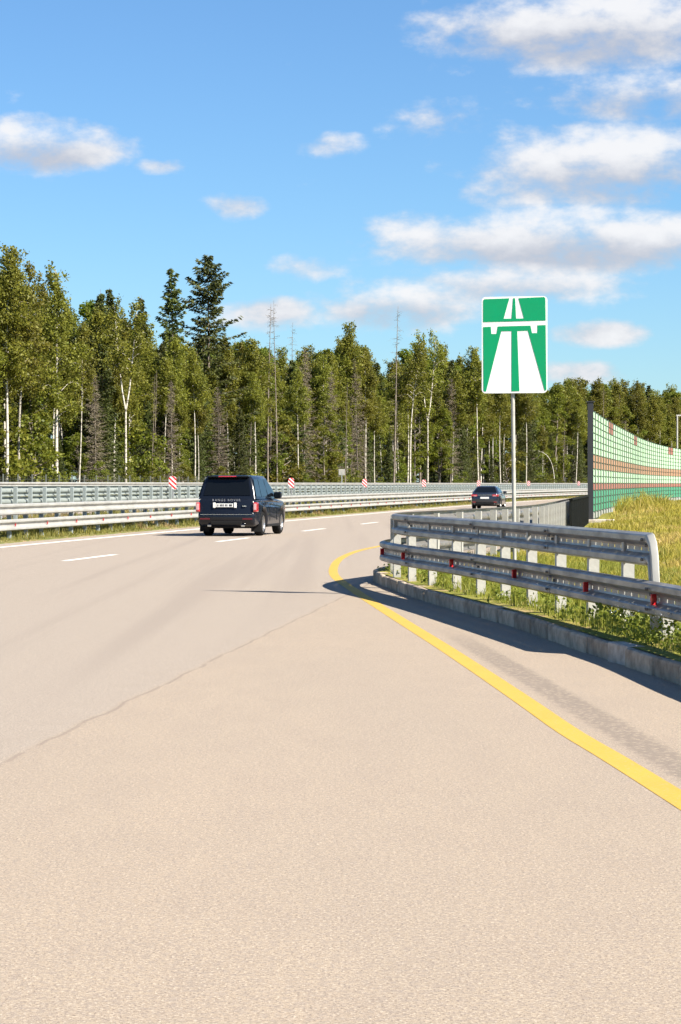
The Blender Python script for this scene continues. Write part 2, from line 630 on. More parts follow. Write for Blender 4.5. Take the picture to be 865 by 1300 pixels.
road = strip('road', [(-0.95, 0.0), (4.7, 0.0), (9.4, 0.0), (20, 0.0), (40, 0.0)], M_ASPH, label='pale beige asphalt of the motorway and its slip road')
median = strip('median', [(-4.1, .44), (-3.3, .43), (-2.2, .28), (-1.6, .10), (-0.95, 0.025), (-0.93, -.06)], M_MEDGND, label='grassy median strip between the guardrails')
opp = strip('opposite_road', [(-15.8, .60), (-10, .53), (-4.1, .46)], M_ASPH2, label='opposite carriageway behind the median guardrails')
verge = strip('verge', [(-27, .75), (-22, .72), (-18, .64), (-15.8, .62), (-15.78, .5)], M_MEDGND, label='grass verge in front of the forest')
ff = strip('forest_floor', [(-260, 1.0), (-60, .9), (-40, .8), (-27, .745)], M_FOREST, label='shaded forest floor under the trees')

# painted markings
left_edge = off(0.0)
ribbon('white_edge_line', left_edge, 0.22, 0.002, M_WHT, road, step=3)
lane = off(4.28)
for px0, px1 in ((82, 146), (276, 316), (385, 412), (459, 480)):
    s0, s1 = on_ray(px0, lane), on_ray(px1, lane)
    ribbon('lane_dash', lane, 0.17, 0.002, M_WHT, road, s0, s1)
sl = on_ray(480, lane)
for kk in range(1, 16):
    ribbon('lane_dash', lane, 0.17, 0.002, M_WHT, road, sl + kk * 13.0, sl + kk * 13.0 + 4.2)
yel = catmull([(2.25, 1.0), (2.15, 5), (1.93, 9), (1.73, 12.1), (1.59, 14.1), (1.48, 15.5), (1.36, 17.7), (1.2, 20.5), (1.0, 23.8), (.68, 28.7),
               (.22, 36), (-.10, 42.0), (-.12, 47), (.02, 52), (.42, 57.5), (1.02, 62.0), (1.75, 67.0)], .4)
ribbon('yellow_edge_line', yel, 0.165, 0.002, M_YEL, road, step=0.4)
mw_right = off(9.45, 0, 66)
ribbon('yellow_edge_line', mw_right, 0.2, 0.003, M_YEL, road, step=3)
# ------------------------------------------------------------------ island / right embankment
KERB = catmull([(3.3, -12), (3.1, 0), (2.95, 9), (2.82, 14), (2.72, 17.5), (2.66, 19.4), (2.5, 21.0), (2.34, 22.6), (2.13, 24.6), (1.9, 27), (1.58, 29.4),
                (1.15, 32.7), (.82, 36.0), (.60, 38.6), (.55, 40.3), (.74, 41.9), (1.2, 43.6), (1.95, 46.0), (2.75, 49.5)], .3)
VERGE_N = 13.1
_vr = off(VERGE_N, 0, 46)


def right_bound(d):
    a = np.interp(d, KERB.p[:, 1], KERB.p[:, 0])
    b = np.interp(d, _vr.p[:, 1], _vr.p[:, 0])
    return np.where(d < 49.5, a, b) + 0.07


def hgt(x, d):
    """embankment height to the right of the kerb"""
    u = x - right_bound(d)
    z = 0.17 + 0.10 * np.clip((d - 45) / 60, 0, 1) * np.clip(u / 3.0, 0, 1)
    z = z + 0.42 * np.exp(-((x - 12.1) / 1.8) ** 2 - ((d - 96) / 6.0) ** 2)
    return z + 0.05 * np.sin(x * 1.3 + d * .4) * np.clip(u / 2, 0, 1)


us = np.array([0, .3, .7, 1.2, 2, 3, 4.5, 6.5, 9, 12, 17, 25, 45, 100, 300])
dd = np.concatenate([np.arange(-40, 14, 4), np.arange(14, 130, 1.0), np.arange(130, 760, 8.0)])
V, Fc = [], []
for d in dd:
    xb = float(right_bound(d))
    for u in us:
        V.append((xb + u, d, float(hgt(xb + u, d))))
q = len(us)
for i in range(len(dd) - 1):
    for j in range(q - 1):
        a = i * q + j
        Fc.append((a, a + 1, a + q + 1, a + q))
props(link('embankment', mesh_py('embankment', V, Fc, True), M_GRASSGND), 'grassy embankment right of the guardrail', kind='structure')

# kerb of single concrete stones
kerb = empty('kerb', (0, 0, 0))
props(kerb, 'row of weathered concrete kerb stones around the traffic island', kind='structure')
stone_l = box_mesh('kerb_stone', -.085, .085, -.49, .49, -.12, .165, bevel=.026); stone_l.materials.append(M_CONC)
stone_p = box_mesh('kerb_stone_pale', -.085, .085, -.30, .30, -.12, .175, bevel=.02); stone_p.materials.append(M_CONCP)
stone_s = box_mesh('kerb_stone_short', -.085, .085, -.175, .175, -.12, .165, bevel=.026); stone_s.materials.append(M_CONC)
s = 0.0
while s < KERB.L - .5:
    p = KERB.at(s)
    if p[1] < 4: s += 1; continue
    nose = 36.2 < p[1] < 44.5
    ln = .34 if nose else 1.0
    mesh = stone_s if nose else stone_l
    if abs(p[1] - 21.0) < .5 and ln == 1.0:
        mesh, ln = stone_p, .62
    c = KERB.at(s + ln / 2); t = KERB.tan(s + ln / 2)
    o = link('kerb_stone', mesh, None, kerb)
    o.location = (c[0] + t[1] * .09 + random.gauss(0, .006), c[1] - t[0] * .09, random.gauss(0, .004))
    o.rotation_euler = (random.gauss(0, .006), random.gauss(0, .015), math.atan2(t[1], t[0]) - math.pi/2 + random.gauss(0, .010) + (.10 if mesh is stone_p else 0))
    s += ln + (.008 if nose else .012)

# ------------------------------------------------------------------ guardrails
# (offset toward traffic, height) of the two-ridge beam
BEAM = [(0.0, .158), (.010, .155), (.058, .140), (.070, .128), (.070, .080), (.060, .068), (.006, .036), (.0, .016), (.0, -.016), (.006, -.036),
        (.050, -.062), (.060, -.068), (.070, -.080), (.070, -.128), (.058, -.140), (.010, -.155), (.0, -.158)]


def beam(name, path, s0, s1, zc, side, m, parent, step=1.4, holes=False, push=0.0):
    """side=+1: ridges to the right of the path direction"""
    ss = [s0]
    hole_iv = set()
    if holes:
        x = s0 + .16
        while x < s1 - .1:
            hole_iv.add(len(ss)); ss += [x - .021, x + .021]; x += .27
    else:
        kq = max(1, int(round((s1 - s0) / step)))
        ss += list(np.linspace(s0, s1, kq + 1)[1:-1])
    ss.append(s1)
    ss = np.array(ss)
    P = path.at(ss); T = path.tan(ss)
    N = np.column_stack([T[:, 1], -T[:, 0]]) * side
    V, Fc = [], []
    q = len(BEAM)
    for p, n in zip(P, N):
        for o_, h in BEAM:
            V.append((p[0] + n[0] * (o_ + push), p[1] + n[1] * (o_ + push), p[2] + zc + h))
    for i in range(len(ss) - 1):
        for j in range(q - 1):
            if i in hole_iv and (j == 7 or (j == 10 and i % 4 == 1)):
                continue
            a = i * q + j
            f = (a, a + 1, a + q + 1, a + q)
            Fc.append(f if side > 0 else f[::-1])
    me = mesh_py(name, V, Fc)
    o = link(name, me, m, parent)
    md = o.modifiers.new('thickness', 'SOLIDIFY')
    md.thickness = 0.004
    return o


def post_mesh(name, h, m):
    """open C-section post, web on -y side"""
    V, Fc = [], []
    box_into(V, Fc, -.055, .055, -.045, -.038, -.3, h)
    box_into(V, Fc, -.055, -.048, -.038, .045, -.3, h)
    box_into(V, Fc, .048, .055, -.038, .045, -.3, h)
    me = mesh_py(name, V, Fc); me.materials.append(m)
    return me


reflector_me = None


def make_reflector():
    V, Fc = [], []
    box_into(V, Fc, -.035, .035, -.006, .006, -.045, .045)
    box_into(V, Fc, -.012, .012, .006, .03, -.012, .012)
    me = mesh_py('reflector', V, Fc); me.materials.append(M_RED)
    return me


reflector_me = make_reflector()


def guardrail(name, path, label, side, spacing, z_up, z_lo, m, mpost, s0=0, s1=None, seg=4.3, refl=0, upper_from=0, group=None, post_h=1.0, holes_to=0, upath=None, post0=.4):
    root = empty(name, (0, 0, 0))
    props(root, label, 'guardrail', group)
    s1 = path.L if s1 is None else s1
    pm = post_mesh('post', post_h, mpost)
    pm_low = post_mesh('post', .48, mpost) if upper_from else pm
    for zc, st, pth in ((z_up, upper_from, upath or path), (z_lo, 0, path)):
        if zc is None: continue
        s = max(s0, st)
        i = 0
        e = min(s1, pth.L)
        while s < e - .3:
            beam('beam', pth, s, min(s + seg + .12, e), zc, side, m, root, holes=(s < holes_to), push=.003 * (i % 2))
            s += seg
            i += 1
    s = s0 + post0
    i = 0
    while s < s1:
        p = path.at(s); t = path.tan(s); n = np.array([t[1], -t[0]]) * side
        o = link('post', pm if s > upper_from - .3 else pm_low, None, root)
        o.location = (p[0] - n[0] * .13, p[1] - n[1] * .13, p[2] + random.gauss(0, .006))
        o.rotation_euler = (random.gauss(0, .008), random.gauss(0, .008), math.atan2(t[1], t[0]) - math.pi / 2)
        if refl and i % refl == 0 and s < 260:
            r = link('reflector', reflector_me, None, root)
            r.location = (p[0] + n[0] * .055, p[1] + n[1] * .055, p[2] + z_lo + .0)
            r.rotation_euler = (0, 0, math.atan2(t[1], t[0]) + (math.pi / 2 if side > 0 else -math.pi / 2) + (R(-60) if side > 0 else R(0)))
        s += spacing
        i += 1
    return root


# nose rail round the island, lower and upper paths
def pull(P):
    return [(a * f, b * f) for a, b in P for f in (float(np.interp(b, [22, 38.5, 43, 49.3], [.955, .98, .985, .985])),)]


far_n = off(13.75, 0, 50)
far_n = Path(np.array([[p[0] - .5 * min(1, max(0, (p[1] - 60) / 28)), p[1], p[2]] for p in far_n.p]))
NR = [(4.0, 5.0), (3.75, 11), (3.5, 16), (3.3, 19), (3.12, 22), (2.84, 24.2), (2.47, 26.9), (2.03, 30), (1.55, 33), (1.08, 35.5), (.80, 37.3), (.70, 38.7), (.90, 40.1), (1.35, 41.5), (1.95, 43.2),
      (2.72, 46), (3.45, 49.3)]
nr_full = [(a, b, .17) for a, b in pull(NR)] + [(p[0], p[1], .17) for p in far_n.p[::2]]
low_path = catmull(nr_full, .2)
NU = [(4.1, 5.0), (3.85, 11), (3.6, 16), (3.4, 19), (3.22, 22), (2.93, 24.3), (2.56, 27.0), (2.12, 30.1), (1.65, 33), (1.19, 35.4), (.96, 36.9), (.88, 38.2), (1.04, 39.6), (1.42, 41.1), (2.0, 43.0),
      (2.75, 46), (3.48, 49.3)]
up_path = catmull([(a, b, .17) for a, b in pull(NU)] + [(p[0], p[1], .17) for p in far_n.p[::2]], .2)
su_end = float(np.interp(22.5, up_path.p[:200, 1], up_path.s[:200]))
s_far = float(np.interp(330, low_path.p[:, 1], low_path.s))
nose_rail = guardrail('guardrail', low_path, 'double corrugated steel guardrail curving round the tip of the grassy island', -1, 1.5, .815, .38,
                      M_STEEL, M_POST, 0, s_far, refl=0, upper_from=su_end, holes_to=46, upath=up_path, post_h=.93, post0=.85)
# reflectors facing the slip road
for d in (21.9, 24.6, 28.2, 32.0, 35.2, 37.4):
    s = float(np.interp(d, low_path.p[:300, 1][:int(np.argmax(low_path.p[:, 1] > 39))], low_path.s[:300][:int(np.argmax(low_path.p[:, 1] > 39))]))
    p = low_path.at(s); t = low_path.tan(s)
    r = link('reflector', reflector_me, None, nose_rail)
    r.location = (p[0] - t[1] * .05, p[1] + t[0] * .05, .17 + .38)
    r.rotation_euler = (0, 0, math.atan2(t[1], t[0]) - math.pi / 2 + R(35))
    r.scale = (1.0, 1, 1.1)
# bent-down end of the upper beam
def end_piece():
    p = up_path.at(su_end + .02); t = up_path.tan(su_end + .02)
    back = -t
    n = np.array([-t[1], t[0]])
    prof = BEAM
    pts = []
    L0 = [(0, 0.0), (.06, .0), (.13, -.03), (.17, -.09), (.22, -.30), (.255, -.58), (.27, -.95)]
    V, Fc = [], []
    q = len(prof)
    L0 = np.array(L0)
    tg = np.gradient(L0, axis=0); tg /= np.linalg.norm(tg, axis=1)[:, None]
    for i, (a, z) in enumerate(L0):
        # height direction of the profile rotates with the bend
        up = np.array([-tg[i][1], tg[i][0]])            # in (along, z)
        for o_, h in prof:
            hh = h * (1 - .25 * min(1, i / 4)) - .0
            al = a + up[0] * hh * (1 if i < 2 else .62)
            zz = z + up[1] * hh
            V.append((p[0] + back[0] * al + n[0] * (o_ + .006), p[1] + back[1] * al + n[1] * (o_ + .006), .17 + .815 + zz))
    for i in range(len(L0) - 1):
        for j in range(q - 1):
            a = i * q + j
            Fc.append((a, a + 1, a + q + 1, a + q))
    me = mesh_py('end_piece', V, Fc)
    for f in me.polygons: f.use_smooth = True
    o = link('end_piece', me, M_STEELW, nose_rail)
    md = o.modifiers.new('thickness', 'SOLIDIFY'); md.thickness = .006
end_piece()
# splice bolts on the nearest beams
bolt_me = None
Vb, Fb = tube_np([(0, 0, 0), (0, .012, 0), (0, .014, 0)], [.015, .013, .001], 8)
bolt_me = mesh_np('bolt', Vb, Fb); bolt_me.materials.append(M_DARKHOLE)
for pth, zc, start in ((up_path, .815, su_end), (low_path, .38, 0)):
    s = start
    while s < start + 36:
        for ds in (.03, .085):
            for dz, do in ((.0, .004), (.092, .086), (-.092, .086), (.04, .045)):
                sb = s + ds
                p = pth.at(sb); t = pth.tan(sb)
                if p[1] < 17 or p[1] > 41: continue
                o = link('bolt', bolt_me, None, nose_rail)
                o.location = (p[0] - t[1] * do, p[1] + t[0] * do, .17 + zc + dz)
                o.rotation_euler = (0, 0, math.atan2(t[1], t[0]))
        s += 4.3

rail1 = off(-1.35, 0.03, 36, 470)
guardrail('guardrail', rail1, 'double guardrail with red reflectors along the near edge of the grassy median', 1, 1.7, .86, .43, M_STEELW, M_POSTM, refl=2, post_h=.95)
rail2 = off(-3.35, 0.42, 36, 470)
guardrail('guardrail', rail2, 'guardrail seen from behind with posts in front, far side of the median', -1, 1.7, .95, .62, M_STEELB, M_POSTM, post_h=1.08)
rail3 = off(-16.4, 0.62, 60, 520)
guardrail('guardrail', rail3, 'farthest guardrail along the forest side of the opposite carriageway', 1, 3.0, .90, .55, M_STEELW, M_POSTM, post_h=1.0)

# ------------------------------------------------------------------ striped marker plates
M_STRIPE = bpy.data.materials.new('red_white_stripes')
M_STRIPE.use_nodes = True
k = NT(M_STRIPE.node_tree)
_o = k.n('ShaderNodeOutputMaterial'); _b = k.n('ShaderNodeBsdfPrincipled'); k.put(_o.inputs[0], _b.outputs[0])
_s = k.n('ShaderNodeSeparateXYZ'); k.put(_s.inputs[0], k.n('ShaderNodeTexCoord').outputs['Object'])
_d = k.m('ADD', k.m('MULTIPLY', _s.outputs[0], 4.8), k.m('MULTIPLY', _s.outputs[2], 5.2))
_f = k.m('GREATER_THAN', k.m('FRACT', k.m('ADD', _d, 10.1)), 0.48)
k.put(_b.inputs['Base Color'], k.mix(_f, (0.80, 0.79, 0.77), (0.62, 0.03, 0.03)))
_b.inputs['Roughness'].default_value = 0.45
M_BACK = mat('plate_back', (0.35, 0.36, 0.36), 0.5, 0.5)


def marker_plate():
    w, h, th = .15, .52, .012
    out = [(-w, 0), (w, 0)] + [(w * math.cos(a), h - .10 + .10 * math.sin(a)) for a in np.linspace(0, math.pi, 9)]
    V = [(x, -th, z) for x, z in out] + [(x, 0, z) for x, z in out]
    n = len(out)
    Fc = [tuple(range(n)), tuple(range(2*n-1, n-1, -1))] + [(i, i + n, (i+1) % n + n, (i+1) % n) for i in range(n)]
    return mesh_py('plate', V, Fc)


pl_me = marker_plate(); pl_me.materials.append(M_STRIPE)
Vb, Fb = [], []
box_into(Vb, Fb, -.03, .03, 0, .035, -.45, .40); box_into(Vb, Fb, -.05, .05, .035, .10, -.30, -.12)
br_me = mesh_py('bracket', Vb, Fb); br_me.materials.append(M_BACK)
mk_labels = {213: 'red and white striped marker plate on the rail left of the black SUV',
             365: 'red and white striped marker plate on the rail just right of the black SUV',
             459: 'striped marker plate on the rail, second one right of the black SUV',
             535: 'striped red and white marker plate on the rail, first one left of the dark sedan',
             605: 'small striped marker plate on the rail right above the left end of the dark sedan',
             669: 'small striped marker plate on the rail just right of the sign pole',
             733: 'smallest striped marker plate on the rail beside the tall dark barrier post'}
for px, lb in mk_labels.items():
    s = on_ray(px, rail2); p = rail2.at(s); t = rail2.tan(s)
    e = empty('marker_plate', (p[0] + t[1] * .20, p[1] - t[0] * .20, p[2] + .96), math.atan2(t[1], t[0]) - math.pi / 2 + R(4))
    props(e, lb, 'marker plate', 'striped marker plates on the median rail')
    link('plate', pl_me, None, e); link('bracket', br_me, None, e)

# ------------------------------------------------------------------ motorway sign
M_SGREEN = mat('sign_green', (0.0, 0.30, 0.118), 0.38, 0, 0.06, 5, spec=0.4)
M_SWHITE = mat('sign_white', (0.82, 0.83, 0.80), 0.4, 0, 0.04, 5, spec=0.4)
sign = empty('motorway_sign', (2.43, 33.7, .19), R(-11))
props(sign, 'tall green and white motorway sign on a grey steel pole inside the island', 'road sign')
SW, SH = .915, 1.345


def rounded(w, h, r, n=6):
    pts = []
    for cx, cz, a0 in ((w/2-r, h/2-r, 0), (-w/2+r, h/2-r, 90), (-w/2+r, -h/2+r, 180), (w/2-r, -h/2+r, 270)):
        for i in range(n + 1):
            a = R(a0 + 90 * i / n)
            pts.append((cx + r * math.cos(a), cz + r * math.sin(a)))
    return pts


def slab(name, pts, y0, y1, m, parent, zc):
    n = len(pts)
    V = [(x, y0, z) for x, z in pts] + [(x, y1, z) for x, z in pts]
    Fc = [tuple(range(n))[::-1], tuple(range(n, 2*n))] + [(i, (i+1) % n, (i+1) % n + n, i + n) for i in range(n)]
    me = mesh_py(name, V, Fc)
    bm = bmesh.new(); bm.from_mesh(me); bmesh.ops.recalc_face_normals(bm, faces=bm.faces); bm.to_mesh(me); bm.free()
    o = link(name, me, m, parent)
    o.location = (0, 0, zc)
    return o


ZC = 1.6 + (614 - 438) / F * 33.7 - .19
plate = slab('plate', rounded(SW, SH, .055), -.05, -.035, M_SWHITE, sign, ZC)
def U(px, py):      # pixel of the 865x1180 enlargement -> plate coordinates
    return ((px - 443) / 640 * SW, (578 - py) / 965 * SH)
# green fields (white drawing is left between them)
g = lambda *pp: [U(*p) for p in pp]
fields = {
    'green_field': [
        g((135, 135), (150, 118), (398, 112), (338, 314), (535, 312), (483, 112), (735, 106), (745, 120), (748, 338), (135, 346)),
        ],
}
def gslab(pts):
    return slab('green_field', pts, -.053, -.0495, M_SGREEN, plate, 0)
gslab(g((137, 132), (148, 118), (394, 113), (338, 316), (415, 316), (415, 344), (137, 347)))
gslab(g((415, 316), (430, 113), (450, 113), (460, 316), (536, 316), (483, 113), (732, 105), (745, 118), (748, 339), (415, 344)))
gslab(g((137, 397), (212, 394), (217, 467), (268, 467), (280, 393), (443, 390), (443, 440), (315, 440), (165, 1042), (150, 1042), (140, 1030)))
gslab(g((443, 390), (600, 388), (615, 463), (667, 463), (668, 386), (748, 384), (755, 1030), (745, 1038), (738, 1036), (575, 438), (443, 440)))
gslab(g((415, 440), (471, 439), (492, 1040), (415, 1042)))
Vp, Fp = tube_np([(0, 0, -.6), (0, 0, 0), (0, 0, ZC + .55)], [.027, .027, .027], 14)
pole = link('pole', mesh_np('pole', Vp, Fp, smooth=True), M_POST, sign); pole.rotation_euler = (0, R(-.6), 0)
for z in (ZC - .45, ZC + .4):
    link('bracket', box_mesh('bracket', -.3, .3, -.036, .045, z - .025, z + .025, bevel=.004), M_BACK, sign)

# ------------------------------------------------------------------ noise barrier
M_BPOST = mat('barrier_post_steel', (0.035, 0.037, 0.042), 0.55, 0.1, 0.3, 2)
M_PANEL = {
    'pale': mat('panel_pale_green', (0.37, 0.54, 0.36), 0.55, 0, 0.10, 1.2),
    'brown': mat('panel_brown', (0.34, 0.19, 0.11), 0.55, 0, 0.14, 1.2),
    'rust': mat('panel_rust', (0.29, 0.11, 0.08), 0.55, 0, 0.14, 1.2),
    'green': mat('panel_dark_green', (0.045, 0.235, 0.135), 0.55, 0, 0.14, 1.2),
    'grey': mat('panel_grey', (0.27, 0.28, 0.26), 0.8, 0, 0.2, 2),
}
barrier = empty('noise_barrier', (0, 0, 0))
props(barrier, 'curving green and brown striped noise barrier of ribbed panels', 'noise barrier')
bpath = catmull([(9.10, 88.0, .28), (10.9, 100, .28), (12.75, 112, .28), (15.3, 128, .28), (18.2, 146, .28), (21.4, 164, .28), (25.0, 182, .28), (29.9, 203, .28), (36.5, 226, .28), (45, 250, .28), (57, 278, .28)], .5)
ROW = .266
bands = [('grey', 1), ('green', 3), ('rust', 1), ('pale', 2), ('brown', 2), ('pale', 6)]   # from the bottom, rows of .30 m
BAY = 2.5
panel_cache = {}


def panel_mesh(kind, rows, ln):
    key = (kind, rows, round(ln, 2))
    if key in panel_cache: return panel_cache[key]
    V, Fc = [], []
    for r in range(rows):
        z0 = r * ROW
        # ribbed cassette: face with a recessed joint above
        box_into(V, Fc, -.05, .05, .095, ln - .095, z0 + .03, z0 + ROW - .03)
        box_into(V, Fc, -.015, .015, .095, ln - .095, z0 - .0, z0 + .03)
        box_into(V, Fc, -.015, .015, .095, ln - .095, z0 + ROW - .03, z0 + ROW - .001)
    me = mesh_py('panel', V, Fc); me.materials.append(M_PANEL[kind])
    panel_cache[key] = me
    return me


Vb, Fb = [], []
Hb = 15 * ROW
box_into(Vb, Fb, -.085, .085, -.085, -.07, -.4, Hb + .03); box_into(Vb, Fb, -.085, .085, .07, .085, -.4, Hb + .03); box_into(Vb, Fb, -.015, .015, -.07, .07, -.4, Hb + .03)
bp_me = mesh_py('post', Vb, Fb); bp_me.materials.append(mat('barrier_bay_post', (0.10, 0.13, 0.10), 0.6, 0.1))
nb = int(bpath.L / BAY)
for i in range(nb + 1):
    s = i * BAY
    p = bpath.at(s); t = bpath.tan(s)
    a = math.atan2(t[1], t[0]) - math.pi / 2
    if i > 0:
        o = link('post', bp_me, None, barrier); o.location = p; o.rotation_euler = (0, 0, a)
    if i == nb: break
    p2 = bpath.at(s + BAY)
    a = math.atan2(p2[1] - p[1], p2[0] - p[0]) - math.pi / 2
    z = 0
    for bi, (kind, rows) in enumerate(bands):
        if bi == len(bands) - 1 and i in (6, 7, 18, 19, 36, 37, 55, 56):
            o = link('panel', panel_mesh('pale', rows - 2, BAY), None, barrier); o.location = (p[0], p[1], p[2] + z); o.rotation_euler = (0, 0, a)
            o = link('panel', panel_mesh('rust', 2, BAY), None, barrier); o.location = (p[0], p[1], p[2] + z + (rows - 2) * ROW); o.rotation_euler = (0, 0, a)
        else:
            o = link('panel', panel_mesh(kind, rows, BAY), None, barrier); o.location = (p[0], p[1], p[2] + z); o.rotation_euler = (0, 0, a)
        z += rows * ROW
# heavy end post with foot and footing
Vb, Fb = [], []
box_into(Vb, Fb, -.10, .10, -.16, -.13, -.1, 4.28); box_into(Vb, Fb, -.10, .10, .13, .16, -.1, 4.28); box_into(Vb, Fb, -.02, .02, -.13, .13, -.1, 4.28)
box_into(Vb, Fb, -.15, .15, -.18, .18, 4.28, 4.32)
p = bpath.at(0)
ep = link('end_post', mesh_py('end_post', Vb, Fb), M_BPOST, barrier); ep.location = (p[0], p[1], p[2]); ep.rotation_euler = (0, 0, R(-8))
Vb = [(-.14, -.1, 0), (-.42, -.1, 0), (-.14, -.1, .9), (-.14, .1, 0), (-.42, .1, 0), (-.14, .1, .9)]
br = link('brace', mesh_py('brace', Vb, [(0, 1, 2), (3, 5, 4), (0, 3, 4, 1), (1, 4, 5, 2), (0, 2, 5, 3)]), M_BPOST, barrier); br.location = ep.location; br.rotation_euler = ep.rotation_euler
fo = link('footing', box_mesh('footing', -.85, .85, -.5, .5, -.6, .02, bevel=.03), M_CONCP, barrier); fo.location = (p[0], p[1], p[2]); fo.rotation_euler = ep.rotation_euler

# guessed ribbed screen before the barrier, its near-black colour standing in for shade
M_SHADETONE = mat('shade_toned_screen', (0.008, 0.009, 0.008), 0.8, 0.0, 0.4, 2, spec=0.1)
screen = empty('shade_toned_screen', (0, 0, 0))
props(screen, 'low ribbed screen coloured dark as if in shadow behind the guardrail, left of the tall barrier post', 'screen')
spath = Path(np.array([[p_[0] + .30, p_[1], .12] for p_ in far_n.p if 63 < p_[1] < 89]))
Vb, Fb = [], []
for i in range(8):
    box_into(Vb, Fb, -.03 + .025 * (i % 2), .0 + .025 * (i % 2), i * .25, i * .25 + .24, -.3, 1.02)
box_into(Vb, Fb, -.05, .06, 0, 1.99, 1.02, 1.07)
sc_me = mesh_py('panel', Vb, Fb); sc_me.materials.append(M_SHADETONE)
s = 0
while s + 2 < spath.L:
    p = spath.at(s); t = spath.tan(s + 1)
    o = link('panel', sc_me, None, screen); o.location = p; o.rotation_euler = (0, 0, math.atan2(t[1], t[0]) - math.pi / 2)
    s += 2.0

# ------------------------------------------------------------------ vehicles
M_BLACK = mat('black_car_paint', (0.006, 0.008, 0.013), 0.22, 0.0, coat=0.35, spec=0.25)
M_GREYP = mat('dark_grey_car_paint', (0.018, 0.024, 0.036), 0.25, 0.3, coat=1.0)
M_GLASS = mat('dark_glass', (0.004, 0.005, 0.006), 0.04, 0.0, spec=0.3)
M_TRIM = mat('black_trim', (0.010, 0.010, 0.010), 0.7, spec=0.2)
M_TYRE = mat('tyre_rubber', (0.010, 0.010, 0.010), 0.9, 0, 0.3, 8, spec=0.15)
M_RIM = mat('alloy_rim', (0.42, 0.42, 0.42), 0.3, 0.9)
M_TAIL = mat('tail_lamp', (0.42, 0.035, 0.04), 0.12, 0, spec=0.7, coat=1.0)
M_TAILD = mat('dark_reflector', (0.10, 0.008, 0.012), 0.3)
M_TAILW = mat('tail_lamp_clear', (0.55, 0.33, 0.33), 0.12, 0, spec=0.7, coat=1.0)
M_CHROME = mat('chrome', (0.65, 0.66, 0.68), 0.12, 1.0)
M_PLATE = mat('plate_white', (0.72, 0.72, 0.68), 0.5)
M_LETTER = mat('letter_silver', (0.36, 0.36, 0.37), 0.35, 0.6)
M_PTXT = mat('plate_marks', (0.05, 0.05, 0.05), 0.6)
M_BRAKE = mat('high_brake_lamp', (0.50, 0.02, 0.04), 0.2, coat=1.0)


def lofted(name, outline, hw, m, parent, taper=.06, tumble=None, insets=((0, .075), (.035, .022), (.10, 0))):
    """side outline (y,z) swept across the width with rounded shoulders"""
    P = np.array(outline, float)
    n = len(P)
    area = 0.5 * np.sum(P[:, 0] * np.roll(P[:, 1], -1) - np.roll(P[:, 0], -1) * P[:, 1])
    nxt, prv = np.roll(P, -1, 0), np.roll(P, 1, 0)
    e1 = P - prv; e2 = nxt - P
    e1 /= np.linalg.norm(e1, axis=1)[:, None] + 1e-9; e2 /= np.linalg.norm(e2, axis=1)[:, None] + 1e-9
    tv = e1 + e2; tv /= np.linalg.norm(tv, axis=1)[:, None] + 1e-9
    inn = np.column_stack([-tv[:, 1], tv[:, 0]]) * (1 if area > 0 else -1)
    yc = (P[:, 0].min() + P[:, 0].max()) / 2; L2 = (P[:, 0].max() - P[:, 0].min()) / 2
    lay = [(-hw + d, i) for d, i in insets] + [(hw - d, i) for d, i in insets[::-1]]
    V = []
    for x, ins in lay:
        Q = P + inn * ins
        for (y, z) in Q:
            sc = 1 - taper * abs((y - yc) / L2) ** 4
            if tumble: sc *= tumble(y, z)
            V.append((x * sc, y, z))
    Fc = []
    for l in range(len(lay) - 1):
        for i in range(n):
            Fc.append((l*n + i, l*n + (i+1) % n, (l+1)*n + (i+1) % n, (l+1)*n + i))
    Fc.append(tuple(range(n))[::-1]); Fc.append(tuple((len(lay)-1)*n + i for i in range(n)))
    me = mesh_py(name, V, Fc)
    bm = bmesh.new(); bm.from_mesh(me); bmesh.ops.recalc_face_normals(bm, faces=bm.faces); bm.to_mesh(me); bm.free()
    for p in me.polygons: p.use_smooth = len(p.vertices) == 4
    return link(name, me, m, parent)


def arch(yc, r, zb, n=12):
    a0 = math.asin(max(-1, (zb - r * 1.0) / r)) if False else 0
    zc = WR
    ang = math.asin((zb - zc) / r)
    return [(yc + r * math.cos(a), zc + r * math.sin(a)) for a in np.linspace(ang, math.pi - ang, n)]


